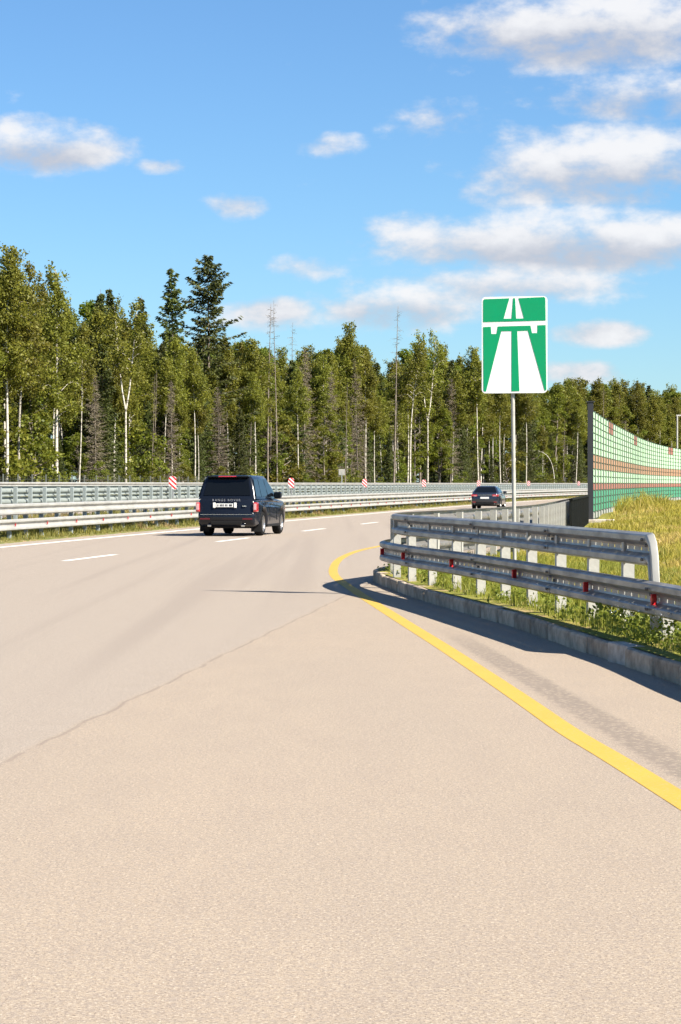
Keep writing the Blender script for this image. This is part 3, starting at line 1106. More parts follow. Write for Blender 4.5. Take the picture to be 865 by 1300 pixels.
def wheel(parent, x, y, r, w, rimr, spokes, side):
    root = link('wheel', None, None, parent) if False else None
    prof = [(-w/2, rimr), (-w/2, r - .05), (-w/2 + .03, r - .012), (-w/4, r), (w/4, r), (w/2 - .03, r - .012), (w/2, r - .05), (w/2, rimr), (w/2 - .05, rimr - .01)]
    n = 28
    V, Fc = [], []
    for i in range(n):
        a = 2 * math.pi * i / n
        for px, pr in prof: V.append((px * side, pr * math.cos(a), pr * math.sin(a)))
    q = len(prof)
    for i in range(n):
        for j in range(q - 1):
            a, b = i * q + j, ((i + 1) % n) * q + j
            Fc.append((a, b, b + 1, a + 1))
    t = link('wheel', mesh_py('wheel', V, Fc, True), M_TYRE, parent)
    t.location = (x, y, r)
    V, Fc = [], []
    # rim: dished ring, hub and spokes
    ring = [(w/2 - .01, rimr), (w/2 - .005, rimr - .02), (w/2 - .06, rimr - .045), (w/2 - .10, rimr - .05)]
    for i in range(n):
        a = 2 * math.pi * i / n
        for px, pr in ring: V.append((px * side, pr * math.cos(a), pr * math.sin(a)))
    q = len(ring)
    for i in range(n):
        for j in range(q - 1):
            a, b = i * q + j, ((i + 1) % n) * q + j
            Fc.append((a, b, b + 1, a + 1))
    for kx in range(spokes):
        a = 2 * math.pi * kx / spokes
        ca, sa = math.cos(a), math.sin(a)
        b = len(V)
        for rr, ww in ((.05, .028), (rimr - .03, .022)):
            for sgn in (-1, 1):
                for dx in (w/2 - .055, w/2 - .02):
                    V.append((dx * side, rr * ca - sgn * ww * sa, rr * sa + sgn * ww * ca))
        Fc += [(b, b+1, b+5, b+4), (b+2, b+6, b+7, b+3), (b+1, b+3, b+7, b+5), (b, b+4, b+6, b+2)]
    b = len(V)
    for i in range(12):
        a = 2 * math.pi * i / 12
        V.append(((w/2 - .018) * side, .075 * math.cos(a), .075 * math.sin(a)))
    Fc.append(tuple(range(b, b + 12)))
    rim = link('rim', mesh_py('rim', V, Fc), M_RIM, t)
    V, Fc = [], []
    for i in range(20):
        a = 2 * math.pi * i / 20
        V.append(((w/2 - .11) * side, (rimr - .005) * math.cos(a), (rimr - .005) * math.sin(a)))
    d = link('brake_disc', mesh_py('brake_disc', V, [tuple(range(20))]), M_TRIM, t)
    return t


def greenhouse(parent, base, top, crown, m, name='cabin'):
    """base/top = (y_rear, y_front, half width, z); rounded loft"""
    levels = []
    for t, grow in ((0, 0), (.5, .02), (.92, .0), (1.0, -.05), (1.0, -.22)):
        yr = base[0] + (top[0] - base[0]) * t; yf = base[1] + (top[1] - base[1]) * t
        hw = base[2] + (top[2] - base[2]) * t + (grow if grow > 0 else 0)
        z = base[3] + (top[3] - base[3]) * t
        if grow < 0:
            hw += grow; yr -= grow * .8; yf += grow * .8
            z = top[3] + crown * (.6 if grow > -.1 else 1.0)
        levels.append((yr, yf, hw, z))
    V, Fc = [], []
    nseg = 5
    rc = .10
    for yr, yf, hw, z in levels:
        for cx, cy, a0 in ((hw - rc, yf - rc, 0), (-hw + rc, yf - rc, 90), (-hw + rc, yr + rc, 180), (hw - rc, yr + rc, 270)):
            for i in range(nseg):
                a = R(a0 + 90 * i / (nseg - 1))
                V.append((cx + rc * math.cos(a), cy + rc * math.sin(a), z))
    q = nseg * 4
    for l in range(len(levels) - 1):
        for i in range(q):
            Fc.append((l*q + i, l*q + (i+1) % q, (l+1)*q + (i+1) % q, (l+1)*q + i))
    Fc.append(tuple((len(levels)-1)*q + i for i in range(q)))
    me = mesh_py(name, V, Fc)
    for p in me.polygons: p.use_smooth = True
    return link(name, me, m, parent)


def thick_quad(name, pts, nrm, th, m, parent):
    n = Vector(nrm).normalized() * th
    k_ = len(pts)
    V = [Vector(p) for p in pts] + [Vector(p) + n for p in pts]
    Fc = [tuple(range(k_))[::-1], tuple(range(k_, 2*k_))] + [(i, (i+1) % k_, (i+1) % k_ + k_, i + k_) for i in range(k_)]
    me = mesh_py(name, V, Fc)
    bm = bmesh.new(); bm.from_mesh(me); bmesh.ops.recalc_face_normals(bm, faces=bm.faces); bm.to_mesh(me); bm.free()
    return link(name, me, m, parent)


def side_panel(parent, base, top, y0, y1, y0t, y1t, t0, t1, side, name='side_window'):
    def pt(y, t, add=.012):
        hw = base[2] + (top[2] - base[2]) * t + (.02 * (1 - abs(t - .5) * 2)) + add
        return (side * hw, y, base[3] + (top[3] - base[3]) * t)
    pts = [pt(y0, t0), pt(y1, t0), pt(y1t, t1), pt(y0t, t1)]
    return thick_quad(name, pts, (side, 0, .25), .006, M_GLASS, parent)


def rear_panel(parent, base, top, x0, x1, t0, t1, name='rear_window'):
    def pt(fx, t):
        hw = base[2] + (top[2] - base[2]) * t
        return (fx * hw, base[0] + (top[0] - base[0]) * t - .014, base[3] + (top[3] - base[3]) * t)
    return thick_quad(name, [pt(x0, t0), pt(x1, t0), pt(x1, t1), pt(x0, t1)], (0, -1, .2), .006, M_GLASS, parent)


def text_mesh(name, body, size, m, parent, loc):
    cu = bpy.data.curves.new(name, 'FONT')
    cu.body = body; cu.size = size; cu.align_x = 'CENTER'; cu.extrude = .004; cu.space_character = 1.45
    tmp = bpy.data.objects.new('tmp', cu)
    COL.objects.link(tmp)
    dg = bpy.context.evaluated_depsgraph_get()
    me = bpy.data.meshes.new_from_object(tmp.evaluated_get(dg))
    bpy.data.objects.remove(tmp)
    me.materials.clear(); me.materials.append(m)
    o = link(name, me, None, parent)
    o.location = loc; o.rotation_euler = (R(90), 0, 0)
    return o


# --- black SUV
WR = .375
suv = empty('suv', (-3.28, 74.5, 0.002), R(-9.6))
props(suv, 'black boxy SUV with tinted windows driving away in the left lane', 'car')
y0, y1 = -1.13, 3.84                      # rear axle at y = 0
out = [(y0, .42), (y0 - .03, .55), (y0 - .03, .70), (y0 + .02, .74), (y0 + .03, 1.02), (y0 + .10, 1.14), (y0 + .6, 1.155), (1.6, 1.14), (2.35, 1.12), (3.3, 1.06), (3.68, .98), (3.80, .78), (3.84, .58), (3.80, .36)]
out += [(3.62, .30)] + arch(2.88, .45, .30)[0:1] + arch(2.88, .45, .30)[1:] + arch(0.0, .45, .30) + [(-.62, .30), (y0 + .10, .30)]
lofted('body', out, .965, M_BLACK, suv, taper=.10, tumble=lambda y, z: 1 - .035 * max(0, (z - .75) / .4) ** 2 - .03 * max(0, (.5 - z) / .3))
gb, gt = (y0 + .10, 2.35, .90, 1.13), (y0 + .33, 1.30, .725, 1.80)
greenhouse(suv, gb, gt, .05, M_BLACK)
rear_panel(suv, gb, gt, -.84, .84, .17, .92)
for sd in (-1, 1):
    side_panel(suv, gb, gt, -.98, -.22, -.76, -.16, .10, .90, sd, 'quarter_window')
    side_panel(suv, gb, gt, -.16, .78, -.10, .70, .10, .90, sd)
    side_panel(suv, gb, gt, .86, 1.98, .78, 1.20, .10, .90, sd)
thick_quad('windscreen', [(-.72, 2.26, 1.18), (.72, 2.26, 1.18), (.60, 1.42, 1.74), (-.60, 1.42, 1.74)], (0, .6, .8), .02, M_GLASS, suv)
sp = link('roof_spoiler', box_mesh('roof_spoiler', -.66, .66, y0 + .18, y0 + .42, 1.795, 1.84, bevel=.015), M_BLACK, suv)
link('high_brake_light', box_mesh('high_brake_light', -.27, .27, y0 + .165, y0 + .19, 1.805, 1.832), M_BRAKE, sp)
for sd in (-1, 1):
    tl = link('tail_light', box_mesh('tail_light', sd * .89 - .062, sd * .89 + .062, y0 - .012, y0 + .28, .735, 1.03, bevel=.03), M_TAIL, suv)
    link('lens', box_mesh('lens', sd * .89 - .042, sd * .89 + .042, y0 - .022, y0 + .02, .80, .99, bevel=.008), M_TAILW, tl)
    link('rear_reflector', box_mesh('rear_reflector', sd * .66 - .15, sd * .66 + .15, y0 - .045, y0 - .02, .505, .55, bevel=.005), M_TAILD, suv)
    link('mud_flap', box_mesh('mud_flap', sd * .80 - .15, sd * .80 + .15, -.56, -.54, .13, .46), M_TRIM, suv)
    ex = link('exhaust', box_mesh('exhaust', sd * .52 - .06, sd * .52 + .06, y0 - .03, y0 + .15, .29, .35, bevel=.01), M_CHROME, suv)
    mr = link('door_mirror', box_mesh('door_mirror', sd * 1.02 - .12, sd * 1.02 + .12, 1.72, 1.88, 1.13, 1.34, bevel=.04), M_BLACK, suv)
    link('mirror_glass', box_mesh('mirror_glass', sd * 1.02 - .09, sd * 1.02 + .09, 1.712, 1.722, 1.16, 1.31), M_GLASS, mr)
    link('sill_step', box_mesh('sill_step', sd * .90 - .06, sd * .90 + .06, .5, 2.38, .27, .34, bevel=.015), M_TRIM, suv)
    for yh in (.10, 1.10):
        link('door_handle', box_mesh('door_handle', sd * .955 - .02, sd * .955 + .02, yh, yh + .2, .965, 1.0, bevel=.008), M_CHROME if yh > 1 else M_BLACK, suv)
    for yd in (.02, .82, 1.92):
        link('door_seam', box_mesh('door_seam', sd * .965 - .004, sd * .965 + .004, yd, yd + .008, .45, 1.08), M_TRIM, suv)
    wheel(suv, sd * .80, 0, WR, .26, .255, 10, sd); wheel(suv, sd * .80, 2.88, WR, .26, .255, 10, sd)
    link('arch_liner', box_mesh('arch_liner', sd * .72 - .14, sd * .72 + .05, -.43, .43, .42, .8), M_TRIM, suv)
link('tailgate_strip', box_mesh('tailgate_strip', -.80, .80, y0 - .035, y0 - .015, .655, .668), M_CHROME, suv)
link('bumper_insert', box_mesh('bumper_insert', -.48, .48, y0 - .04, y0 + .02, .36, .47, bevel=.012), M_TRIM, suv)
npz = link('number_plate', box_mesh('number_plate', -.26, .26, y0 - .008, y0 + .006, .885, .995, bevel=.003), M_PLATE, suv)
npz.location = (-.05, 0, 0)
for i, xx in enumerate((-.205, -.13, -.085, -.04, .03, .075, .155, .185, .22)):
    link('plate_mark', box_mesh('plate_mark', xx - .015, xx + .015, y0 - .011, y0 - .006, .91, .97), M_PTXT, npz)
for sd in (-1, 1):
    link('plate_holder', box_mesh('plate_holder', sd * .325 - .04, sd * .325 + .04, y0 - .012, y0 + .02, .86, 1.02, bevel=.012), M_PLATE, npz)
text_mesh('lettering', 'RANGE ROVER', .098, M_LETTER, suv, (0, y0 + .015, 1.065))
link('badge', box_mesh('badge', .50, .62, y0 - .0, y0 + .02, .90, .935), M_CHROME, suv)
link('underbody', box_mesh('underbody', -.72, .72, -.9, 3.6, .24, .5), M_TRIM, suv)
Vw, Fw = tube_np([(.02, y0 + .15, 1.245), (.25, y0 + .165, 1.27), (.52, y0 + .175, 1.285)], [.012, .010, .008], 5)
link('rear_wiper', mesh_np('rear_wiper', Vw, Fw), M_TRIM, suv)

# --- dark sedan
WR = .335
sed = empty('sedan', (9.15, 151.5, 0.002), R(-9.5))
props(sed, 'dark grey sedan with red tail lights driving away behind the sign pole', 'car')
y0 = -1.08
out = [(y0, .40), (y0 - .04, .52), (y0 - .03, .70), (y0 + .01, .96), (y0 + .06, 1.01), (y0 + .55, 1.04), (.6, .99), (2.2, .97), (3.1, .88), (3.65, .74), (3.76, .55), (3.72, .32)]
out += [(3.5, .26)] + arch(2.80, .40, .26) + arch(0.0, .40, .26) + [(-.55, .26), (y0 + .08, .28)]
lofted('body', out, .93, M_GREYP, sed, taper=.14, tumble=lambda y, z: 1 - .05 * max(0, (z - .65) / .35) ** 2)
gb, gt = (y0 + .35, 2.35, .82, 1.0), (y0 + 1.05, 1.25, .60, 1.40)
greenhouse(sed, gb, gt, .055, M_GREYP)
rear_panel(sed, gb, gt, -.88, .88, .12, .95)
for sd in (-1, 1):
    side_panel(sed, gb, gt, -.25, .72, .15, .68, .12, .92, sd)
    side_panel(sed, gb, gt, .80, 1.95, .76, 1.22, .12, .92, sd)
    tl = link('tail_light', box_mesh('tail_light', sd * .66 - .20, sd * .66 + .20, y0 - .02, y0 + .16, .79, .92, bevel=.03), M_TAIL, sed)
    link('lens', box_mesh('lens', sd * .60 - .09, sd * .60 + .09, y0 - .026, y0 - .0, .81, .85, bevel=.005), M_TAILW, tl)
    wheel(sed, sd * .78, 0, WR, .23, .225, 5, sd); wheel(sed, sd * .78, 2.80, WR, .23, .225, 5, sd)
    mr = link('door_mirror', box_mesh('door_mirror', sd * .98 - .11, sd * .98 + .11, 1.72, 1.85, .98, 1.12, bevel=.04), M_GREYP, sed)
    link('arch_liner', box_mesh('arch_liner', sd * .70 - .14, sd * .70 + .05, -.38, .38, .38, .7), M_TRIM, sed)
    link('exhaust', box_mesh('exhaust', sd * .55 - .08, sd * .55 + .08, y0 - .03, y0 + .1, .31, .37, bevel=.01), M_CHROME, sed)
    link('rear_reflector', box_mesh('rear_reflector', sd * .66 - .10, sd * .66 + .10, y0 - .05, y0 - .03, .44, .47), M_TAIL, sed)
link('chrome_strip', box_mesh('chrome_strip', -.46, .46, y0 - .02, y0 + .02, .875, .90), M_CHROME, sed)
link('number_plate', box_mesh('number_plate', -.27, .27, y0 - .035, y0 - .015, .66, .77), M_PLATE, sed)
link('bumper_insert', box_mesh('bumper_insert', -.6, .6, y0 - .05, y0 + .0, .30, .40, bevel=.01), M_TRIM, sed)
link('underbody', box_mesh('underbody', -.68, .68, -.9, 3.5, .2, .45), M_TRIM, sed)

# ------------------------------------------------------------------ vegetation: prototypes
M_BARKW = None
def bark_mat(name, c1, c2, scale, lo, hi, stretch):
    m = bpy.data.materials.new(name); m.use_nodes = True
    k = NT(m.node_tree)
    o = k.n('ShaderNodeOutputMaterial'); b = k.n('ShaderNodeBsdfPrincipled'); k.put(o.inputs[0], b.outputs[0])
    p = k.n('ShaderNodeTexCoord').outputs['Object']
    c = k.mix(k.smooth(k.noise(k.mapping(p, scale=stretch), scale, 5, 0.7), lo, hi), c1, c2)
    k.put(b.inputs['Base Color'], c); b.inputs['Roughness'].default_value = .85; b.inputs['Specular IOR Level'].default_value = .2
    return m
M_BARKW = bark_mat('birch_bark', (0.52, 0.48, 0.41), (0.09, 0.075, 0.06), 2.2, .48, .64, (.6, .6, 1.6))
M_BARKP = bark_mat('pine_bark', (0.30, 0.19, 0.12), (0.14, 0.095, 0.065), 3.0, .35, .65, (1, 1, .5))
M_BARKG = bark_mat('grey_bark', (0.25, 0.21, 0.17), (0.12, 0.10, 0.08), 3.0, .35, .65, (1, 1, .4))
F_BIRCH = foliage_mat('birch_leaves', (0.092, 0.104, 0.014), (0.255, 0.245, 0.032), .45, .03, .20)
F_ASPEN = foliage_mat('aspen_leaves', (0.082, 0.106, 0.012), (0.225, 0.240, 0.026), .45, .04, .22)
F_SPRUCE = foliage_mat('spruce_needles', (0.030, 0.044, 0.010), (0.100, 0.112, 0.022), .18, .03, .22)
F_TWIG = foliage_mat('dry_twigs', (0.13, 0.105, 0.07), (0.21, 0.17, 0.115), .1, .02, .2)
F_SHRUB = foliage_mat('shrub_leaves', (0.075, 0.098, 0.010), (0.240, 0.230, 0.026), .42, .05, .22)


def rhombs(C, size, rng, flat=0.0, aspect=.6):
    n = len(C)
    u = rng.normal(size=(n, 3)); u[:, 2] *= (1 - flat); u /= np.linalg.norm(u, axis=1)[:, None]
    w = rng.normal(size=(n, 3)); v = np.cross(u, w); v /= np.linalg.norm(v, axis=1)[:, None]
    sz = size * rng.uniform(.6, 1.3, (n, 1))
    V = np.stack([C + u * sz, C + v * sz * aspect, C - u * sz, C - v * sz * aspect], axis=1).reshape(-1, 3)
    return V, np.arange(4 * n).reshape(n, 4), rng.uniform(0, 1, n)


def trunk_curve(h, rng, bend=.25, n=9, lean=0.0):
    z = np.linspace(-.3, h, n)
    ph = rng.uniform(0, 6.28, 2)
    t = np.clip(z / h, 0, 1)
    x = bend * np.sin(t * 4 + ph[0]) * t + lean * t * t * h
    y = bend * np.sin(t * 3.3 + ph[1]) * t
    return np.column_stack([x, y, z])


def make_birch(h, seed, crown0=.38, spread=2.3, leaves=8000, fork=None, bend=.25, r0=.13, lean=0.0, bark=None, fol=None, lsize=.115, nbr=44):
    rng = np.random.default_rng(seed)
    tr, lf = Acc(), []
    main = trunk_curve(h, rng, bend, lean=lean)
    rad = lambda z: r0 * (1 - np.clip(z / h, 0, 1) * .86)
    stems = [main]
    if fork:
        zf, sp = fork
        k_ = main[:, 2] <= zf * h
        basep = np.array([np.interp(zf * h, main[:, 2], main[:, i]) for i in range(3)])
        stems = []
        for sgn in (-1, 1):
            zz = np.linspace(0, h * (1 - zf) * (1 if sgn > 0 else .96), 6)
            b = basep + np.column_stack([sgn * sp * (zz / zz[-1]) ** .7, rng.normal(0, .15) * zz / zz[-1], zz])
            stems.append(np.concatenate([main[k_], b]))
        main = stems[0]
    for st in stems:
        V, Fq = tube_np(st, rad(st[:, 2]), 7); tr.add(V, Fq)
    for i in range(nbr):
        st = stems[i % len(stems)]
        t = crown0 + (1 - crown0) * ((i + .5) / nbr) ** .9
        z = t * h
        p0 = np.array([np.interp(z, st[:, 2], st[:, j]) for j in range(3)])
        rel = (t - crown0) / (1 - crown0)
        ln = spread * (math.sin(math.pi * min(1, rel * .92 + .22)) ** .8) * rng.uniform(.55, 1.1) + .25
        az = rng.uniform(0, 6.28)
        d = np.array([math.cos(az), math.sin(az), 0])
        q = np.linspace(0, 1, 5)[:, None]
        rise = rng.uniform(.5, 1.0) * ln
        pts = p0 + d * q * ln * .8 + np.array([0, 0, 1]) * (q * rise - .55 * rise * q ** 3)
        V, Fq = tube_np(pts, np.linspace(.035, .008, 5) * (1.2 - rel * .6), 4); tr.add(V, Fq)
        m_ = max(4, int(leaves / nbr * (.45 + ln / spread)))
        tt = rng.uniform(.25, 1.05, m_) ** .8
        C = p0 + d * tt[:, None] * ln * .8 + np.array([0, 0, 1]) * (tt * rise - .55 * rise * tt ** 3)[:, None]
        # hanging twigs: clusters
        nc = max(2, m_ // 26)
        cl = rng.normal(0, .34, (nc, 3)) * np.array([1, 1, .8])
        C = C + cl[rng.integers(0, nc, m_)] + rng.normal(0, .15, (m_, 3))
        C[:, 2] -= np.abs(rng.normal(0, .28, m_))
        lf.append(C)
    C = np.concatenate(lf)
    V, Fq, r = rhombs(C, lsize, rng)
    return tr.mesh('trunk', True), mesh_np('crown', V, Fq, r), bark or M_BARKW, fol or F_BIRCH


def make_aspen(h, seed, crown0=.22, spread=2.6, clumps=75, per=130, lsize=.12, fol=None, bark=None, r0=.14):
    rng = np.random.default_rng(seed)
    tr = Acc(); lf = []
    main = trunk_curve(h * .93, rng, .3)
    V, Fq = tube_np(main, r0 * (1 - np.clip(main[:, 2] / h, 0, 1) * .85), 7); tr.add(V, Fq)
    for i in range(clumps):
        t = crown0 + (1 - crown0) * rng.uniform(0, 1) ** .85
        rel = (t - crown0) / (1 - crown0)
        rmax = spread * (math.sin(math.pi * min(1, rel * .80 + .20)) ** .7) * rng.uniform(.7, 1.15)
        rr = rmax * rng.uniform(.25, 1) ** .5
        az = rng.uniform(0, 6.28)
        z = t * h
        c = np.array([math.cos(az) * rr, math.sin(az) * rr, z])
        pz = np.array([np.interp(z - rr * .5, main[:, 2], main[:, j]) for j in range(3)])
        V, Fq = tube_np(np.array([pz, (pz + c) / 2 + [0, 0, -.05], c]), [.035, .022, .008], 4); tr.add(V, Fq)
        sc = rng.uniform(.38, .75) * (spread / 2.6) ** .5
        n_ = int(per * rng.uniform(.6, 1.3))
        dv = rng.normal(size=(n_, 3)); dv /= np.linalg.norm(dv, axis=1)[:, None]
        C = c + dv * (rng.uniform(.3, 1.1, (n_, 1)) ** .6) * sc * np.array([1.15, 1.15, .7])
        lf.append(C)
    V, Fq, r = rhombs(np.concatenate(lf), lsize, rng, .3, .7)
    return tr.mesh('trunk', True), mesh_np('crown', V, Fq, r), bark or M_BARKG, fol or F_ASPEN


def make_spruce(h, seed, base=.10, rad=2.7, irregular=.25, whorl=.36, per=52, dead=False, r0=.17, open_=0.0, prof=.75):
    rng = np.random.default_rng(seed)
    tr = Acc(); Cs, Us, Vs = [], [], []
    main = trunk_curve(h, rng, .07)
    V, Fq = tube_np(main, r0 * (1 - np.clip(main[:, 2] / h, 0, 1) * .93), 7); tr.add(V, Fq)
    z = base * h
    while z < h - .25:
        rel = (z / h - base) / (1 - base)
        R_ = rad * (1 - rel) ** prof + .12
        nb_ = rng.integers(4, 7)
        a0 = rng.uniform(0, 6.28)
        for b in range(nb_):
            if rng.uniform() < open_ * (1 if rel < .9 else .3): continue
            az = a0 + b * 6.28 / nb_ + rng.normal(0, .2)
            ln = R_ * rng.uniform(1 - irregular * 1.6, 1 + irregular)
            droop = rng.uniform(-.45, -.05) * (1 - rel) + .25 * rel
            d = np.array([math.cos(az), math.sin(az), 0])
            side = np.array([-d[1], d[0], 0])
            p0 = np.array([np.interp(z, main[:, 2], main[:, 0]), np.interp(z, main[:, 2], main[:, 1]), z + rng.normal(0, .08)])
            q = np.linspace(0, 1, 4)[:, None]
            f = lambda q: p0 + d * q * ln + np.array([0, 0, 1]) * (droop * ln * q + .22 * ln * q ** 2)
            V, Fq = tube_np(f(q), np.linspace(.028, .006, 4), 3); tr.add(V, Fq)
            m_ = max(5, int(per * ln / rad * (1.15 if rel < .7 else 1.6)))
            t = rng.uniform(.12, 1.0, m_)[:, None]
            wid = (.30 * ln * (1 - t) ** .6 + .10) * rng.uniform(-1, 1, (m_, 1))
            C = f(t) + side * wid + np.array([0, 0, -1]) * np.abs(rng.normal(0, .13, (m_, 1))) 
            u = d * .8 + side * np.sign(wid) * .6 + rng.normal(0, .25, (m_, 3)) + np.array([0, 0, -.35])
            u /= np.linalg.norm(u, axis=1)[:, None]
            w = np.cross(u, rng.normal(size=(m_, 3))); w /= np.linalg.norm(w, axis=1)[:, None]
            Cs.append(C); Us.append(u * rng.uniform(.14, .27, (m_, 1))); Vs.append(w * rng.uniform(.045, .085, (m_, 1)))
        z += whorl * rng.uniform(.8, 1.25) * (1 - .35 * rel)
    C, u, v = np.concatenate(Cs), np.concatenate(Us), np.concatenate(Vs)
    if dead:
        v = v * .28
        pick = rng.uniform(size=len(C)) < .5
        C, u, v = C[pick], u[pick], v[pick]
    V = np.stack([C + u, C + v, C - u, C - v], axis=1).reshape(-1, 3)
    n = len(C)
    return tr.mesh('trunk', True), mesh_np('crown', V, np.arange(4*n).reshape(n, 4), rng.uniform(0, 1, n)), M_BARKG, (F_TWIG if dead else F_SPRUCE)


def make_snag(h, seed, r0=.11, nb_=150, ln0=1.25, lean=0):
    """dead standing spruce: bare pole with short fine branches"""
    rng = np.random.default_rng(seed)
    tr, cr = Acc(), Acc()
    main = trunk_curve(h, rng, .12, lean=lean)
    V, Fq = tube_np(main, r0 * (1 - np.clip(main[:, 2] / h, 0, 1) * .88), 7); tr.add(V, Fq)
    for i in range(nb_):
        t = rng.uniform(.16, .985); z = t * h
        p0 = np.array([np.interp(z, main[:, 2], main[:, j]) for j in range(3)])
        az = rng.uniform(0, 6.28); ln = ln0 * rng.uniform(.3, 1.2) * (1.15 - t * .75)
        d = np.array([math.cos(az), math.sin(az), rng.uniform(-.45, .2)])
        q = np.linspace(0, 1, 3)[:, None]
        pts = p0 + d * q * ln + np.array([0, 0, .2]) * q ** 2 * ln
        V, Fq = tube_np(pts, [.016, .010, .004], 3); cr.add(V, Fq, np.full(len(Fq), rng.uniform()))
        for _ in range(3):
            s_ = rng.uniform(.3, 1); b = p0 + d * s_ * ln
            e = b + rng.normal(0, .22, 3) * ln
            V, Fq = tube_np([b, (b + e) / 2, e], [.008, .006, .003], 3); cr.add(V, Fq, np.full(len(Fq), rng.uniform()))
    return tr.mesh('trunk', True), cr.mesh('crown'), M_BARKG, F_TWIG


PROTO = {}


def proto(key, h, tup):
    t, c, bm_, fm = tup
    t.materials.append(bm_); c.materials.append(fm)
    PROTO[key] = (h, t, c)


for i in range(5):
    proto(f'birch{i}', 18, make_birch(18, 100 + i, crown0=[.46, .40, .52, .44, .58][i], spread=[2.3, 2.6, 1.9, 2.4, 1.7][i], leaves=[9500, 10500, 7500, 9500, 6000][i], bend=[.2, .35, .25, .15, .3][i],
                                      r0=[.13, .14, .11, .12, .10][i]))
proto('birch_fork', 17, make_birch(17, 131, crown0=.62, spread=1.6, leaves=4200, fork=(.44, 1.0), bend=.12, r0=.13, nbr=36))
proto('birch_fork_low', 17, make_birch(17, 137, crown0=.42, spread=2.3, leaves=8000, fork=(.50, .8), bend=.55, r0=.12))
proto('birch_big', 18, make_birch(18, 141, crown0=.34, spread=2.5, leaves=10500, bend=.10, r0=.17, nbr=52))
proto('birch_lean', 18, make_birch(18, 151, crown0=.60, spread=1.8, leaves=4200, bend=.3, r0=.12, lean=.07))
for i in range(4):
    proto(f'aspen{i}', 15, make_aspen(15, 200 + i, crown0=[.18, .3, .1, .24][i], spread=[2.5, 2.8, 2.2, 3.0][i]))
for i in range(3):
    proto(f'spruce{i}', 19, make_spruce(19, 300 + i, base=[.08, .14, .05][i], rad=[2.5, 2.2, 2.9][i]))
proto('spruce_big', 21, make_spruce(21, 333, base=.12, rad=3.7, irregular=.42, whorl=.50, per=85, r0=.22, open_=.12, prof=.5))
proto('spruce_thin', 20, make_spruce(20, 337, base=.30, rad=2.3, irregular=.5, whorl=.5, per=60, r0=.16, open_=.28))
proto('dead0', 17, make_spruce(17, 341, base=.12, rad=1.9, irregular=.35, dead=True, r0=.12))
proto('dead1', 15, make_spruce(15, 342, base=.15, rad=1.6, irregular=.4, dead=True, r0=.10))
for i in range(3):
    proto(f'snag{i}', 20, make_snag(20, 400 + i, r0=[.12, .10, .13][i]))
for i in range(3):
    proto(f'shrub{i}', 4, make_aspen(4, 500 + i, crown0=.05, spread=1.5, clumps=34, per=85, lsize=.085, fol=F_SHRUB, r0=.04))

NAMES = {'birch': 'birch_tree', 'aspen': 'broadleaf_tree', 'spruce': 'spruce_tree', 'dead': 'dead_spruce_tree', 'snag': 'dead_bare_tree', 'shrub': 'shrub'}


def base_kind(key):
    for b in NAMES:
        if key.startswith(b): return b


def forest_z(n):
    return float(np.interp(-n, [15.8, 18, 22, 27, 40, 60, 260], [.62, .64, .72, .745, .8, .9, 1.0]))


def plant(key, x, y, z, h, label, group=None, rz=None, wide=1.0):
    H, t, c = PROTO[key]
    b = base_kind(key)
    sc = h / H
    e = empty(NAMES[b], (x, y, z - .05), random.uniform(0, 6.28) if rz is None else rz)
    e.scale = (sc * wide, sc * wide, sc)
    if rz is None:
        e.rotation_euler[0] = random.gauss(0, .022); e.rotation_euler[1] = random.gauss(0, .022)
    props(e, label, 'shrub' if b == 'shrub' else 'tree', group)
    link('trunk', t, None, e); link('crown', c, None, e)
    return e


def plant_px(key, px, top_y, n, label, rz=None, wide=1.0, group=None):
    path = off(n, 0)
    s = on_ray(px, path); p = path.at(s)
    z = forest_z(n)
    h = 1.6 + (614 - top_y) / F * p[1] - z
    return plant(key, p[0], p[1], z, h, label, group, rz, wide)


# trees one can pick out of the forest edge
plant_px('birch_big', 72, 342, -26.4, 'big straight birch with thick white trunk, tallest birch at the left')
plant_px('birch_fork_low', 25, 332, -26.4, 'birch with wavy white trunk forking halfway up, near the left edge')
plant_px('birch1', 8, 312, -26.8, 'leafy birch with slim white trunk at the very left edge of the picture')
plant_px('birch2', 100, 410, -26.3, 'slim straight white birch trunk right of the thick birch', wide=.8)
plant_px('birch_fork', 160, 384, -26.2, 'bare white birch forking into a tall narrow V', rz=R(10))
plant_px('spruce_big', 265, 322, -31, 'tallest dark spruce rising above the forest behind the black SUV', rz=1.0)
plant_px('spruce_thin', 223, 338, -32, 'thin open-crowned conifer directly left of the tallest spruce')
plant_px('spruce0', 126, 366, -34, 'dark pointed spruce, leftmost of the row of three spruces', wide=1.05)
plant_px('spruce1', 147, 364, -35, 'dark pointed spruce, middle of the row of three spruces')
plant_px('spruce2', 171, 374, -36, 'dark pointed spruce, rightmost of the row of three spruces', wide=.8)
plant_px('snag0', 340, 385, -28, 'bare dead trunk with short twigs, left of the pair right of the tallest spruce')
plant_px('snag1', 352, 380, -28, 'bare dead trunk, right of the pair right of the tallest spruce')
plant_px('snag2', 500, 388, -27.5, 'tallest bare dead trunk standing alone above the forest in the middle')
plant_px('snag1', 369, 408, -30, 'shorter bare dead trunk third right of the tallest spruce')
plant_px('birch_lean', 521, 436, -27, 'pale birch trunk leaning right beside the lone dead trunk', rz=0.0)
plant_px('birch_fork', 543, 424, -27.2, 'pale forked birch with sparse crown left of the sign', rz=R(200))
plant_px('birch3', 441, 412, -29, 'tall leafy tree rising above its neighbours in the middle of the forest')
plant_px('dead0', 385, 440, -27.2, 'grey brown dead spruce with dry twigs, right of the black SUV')
plant_px('dead1', 420, 470, -27.2, 'grey brown dead spruce with dry twigs near the small box on a post')
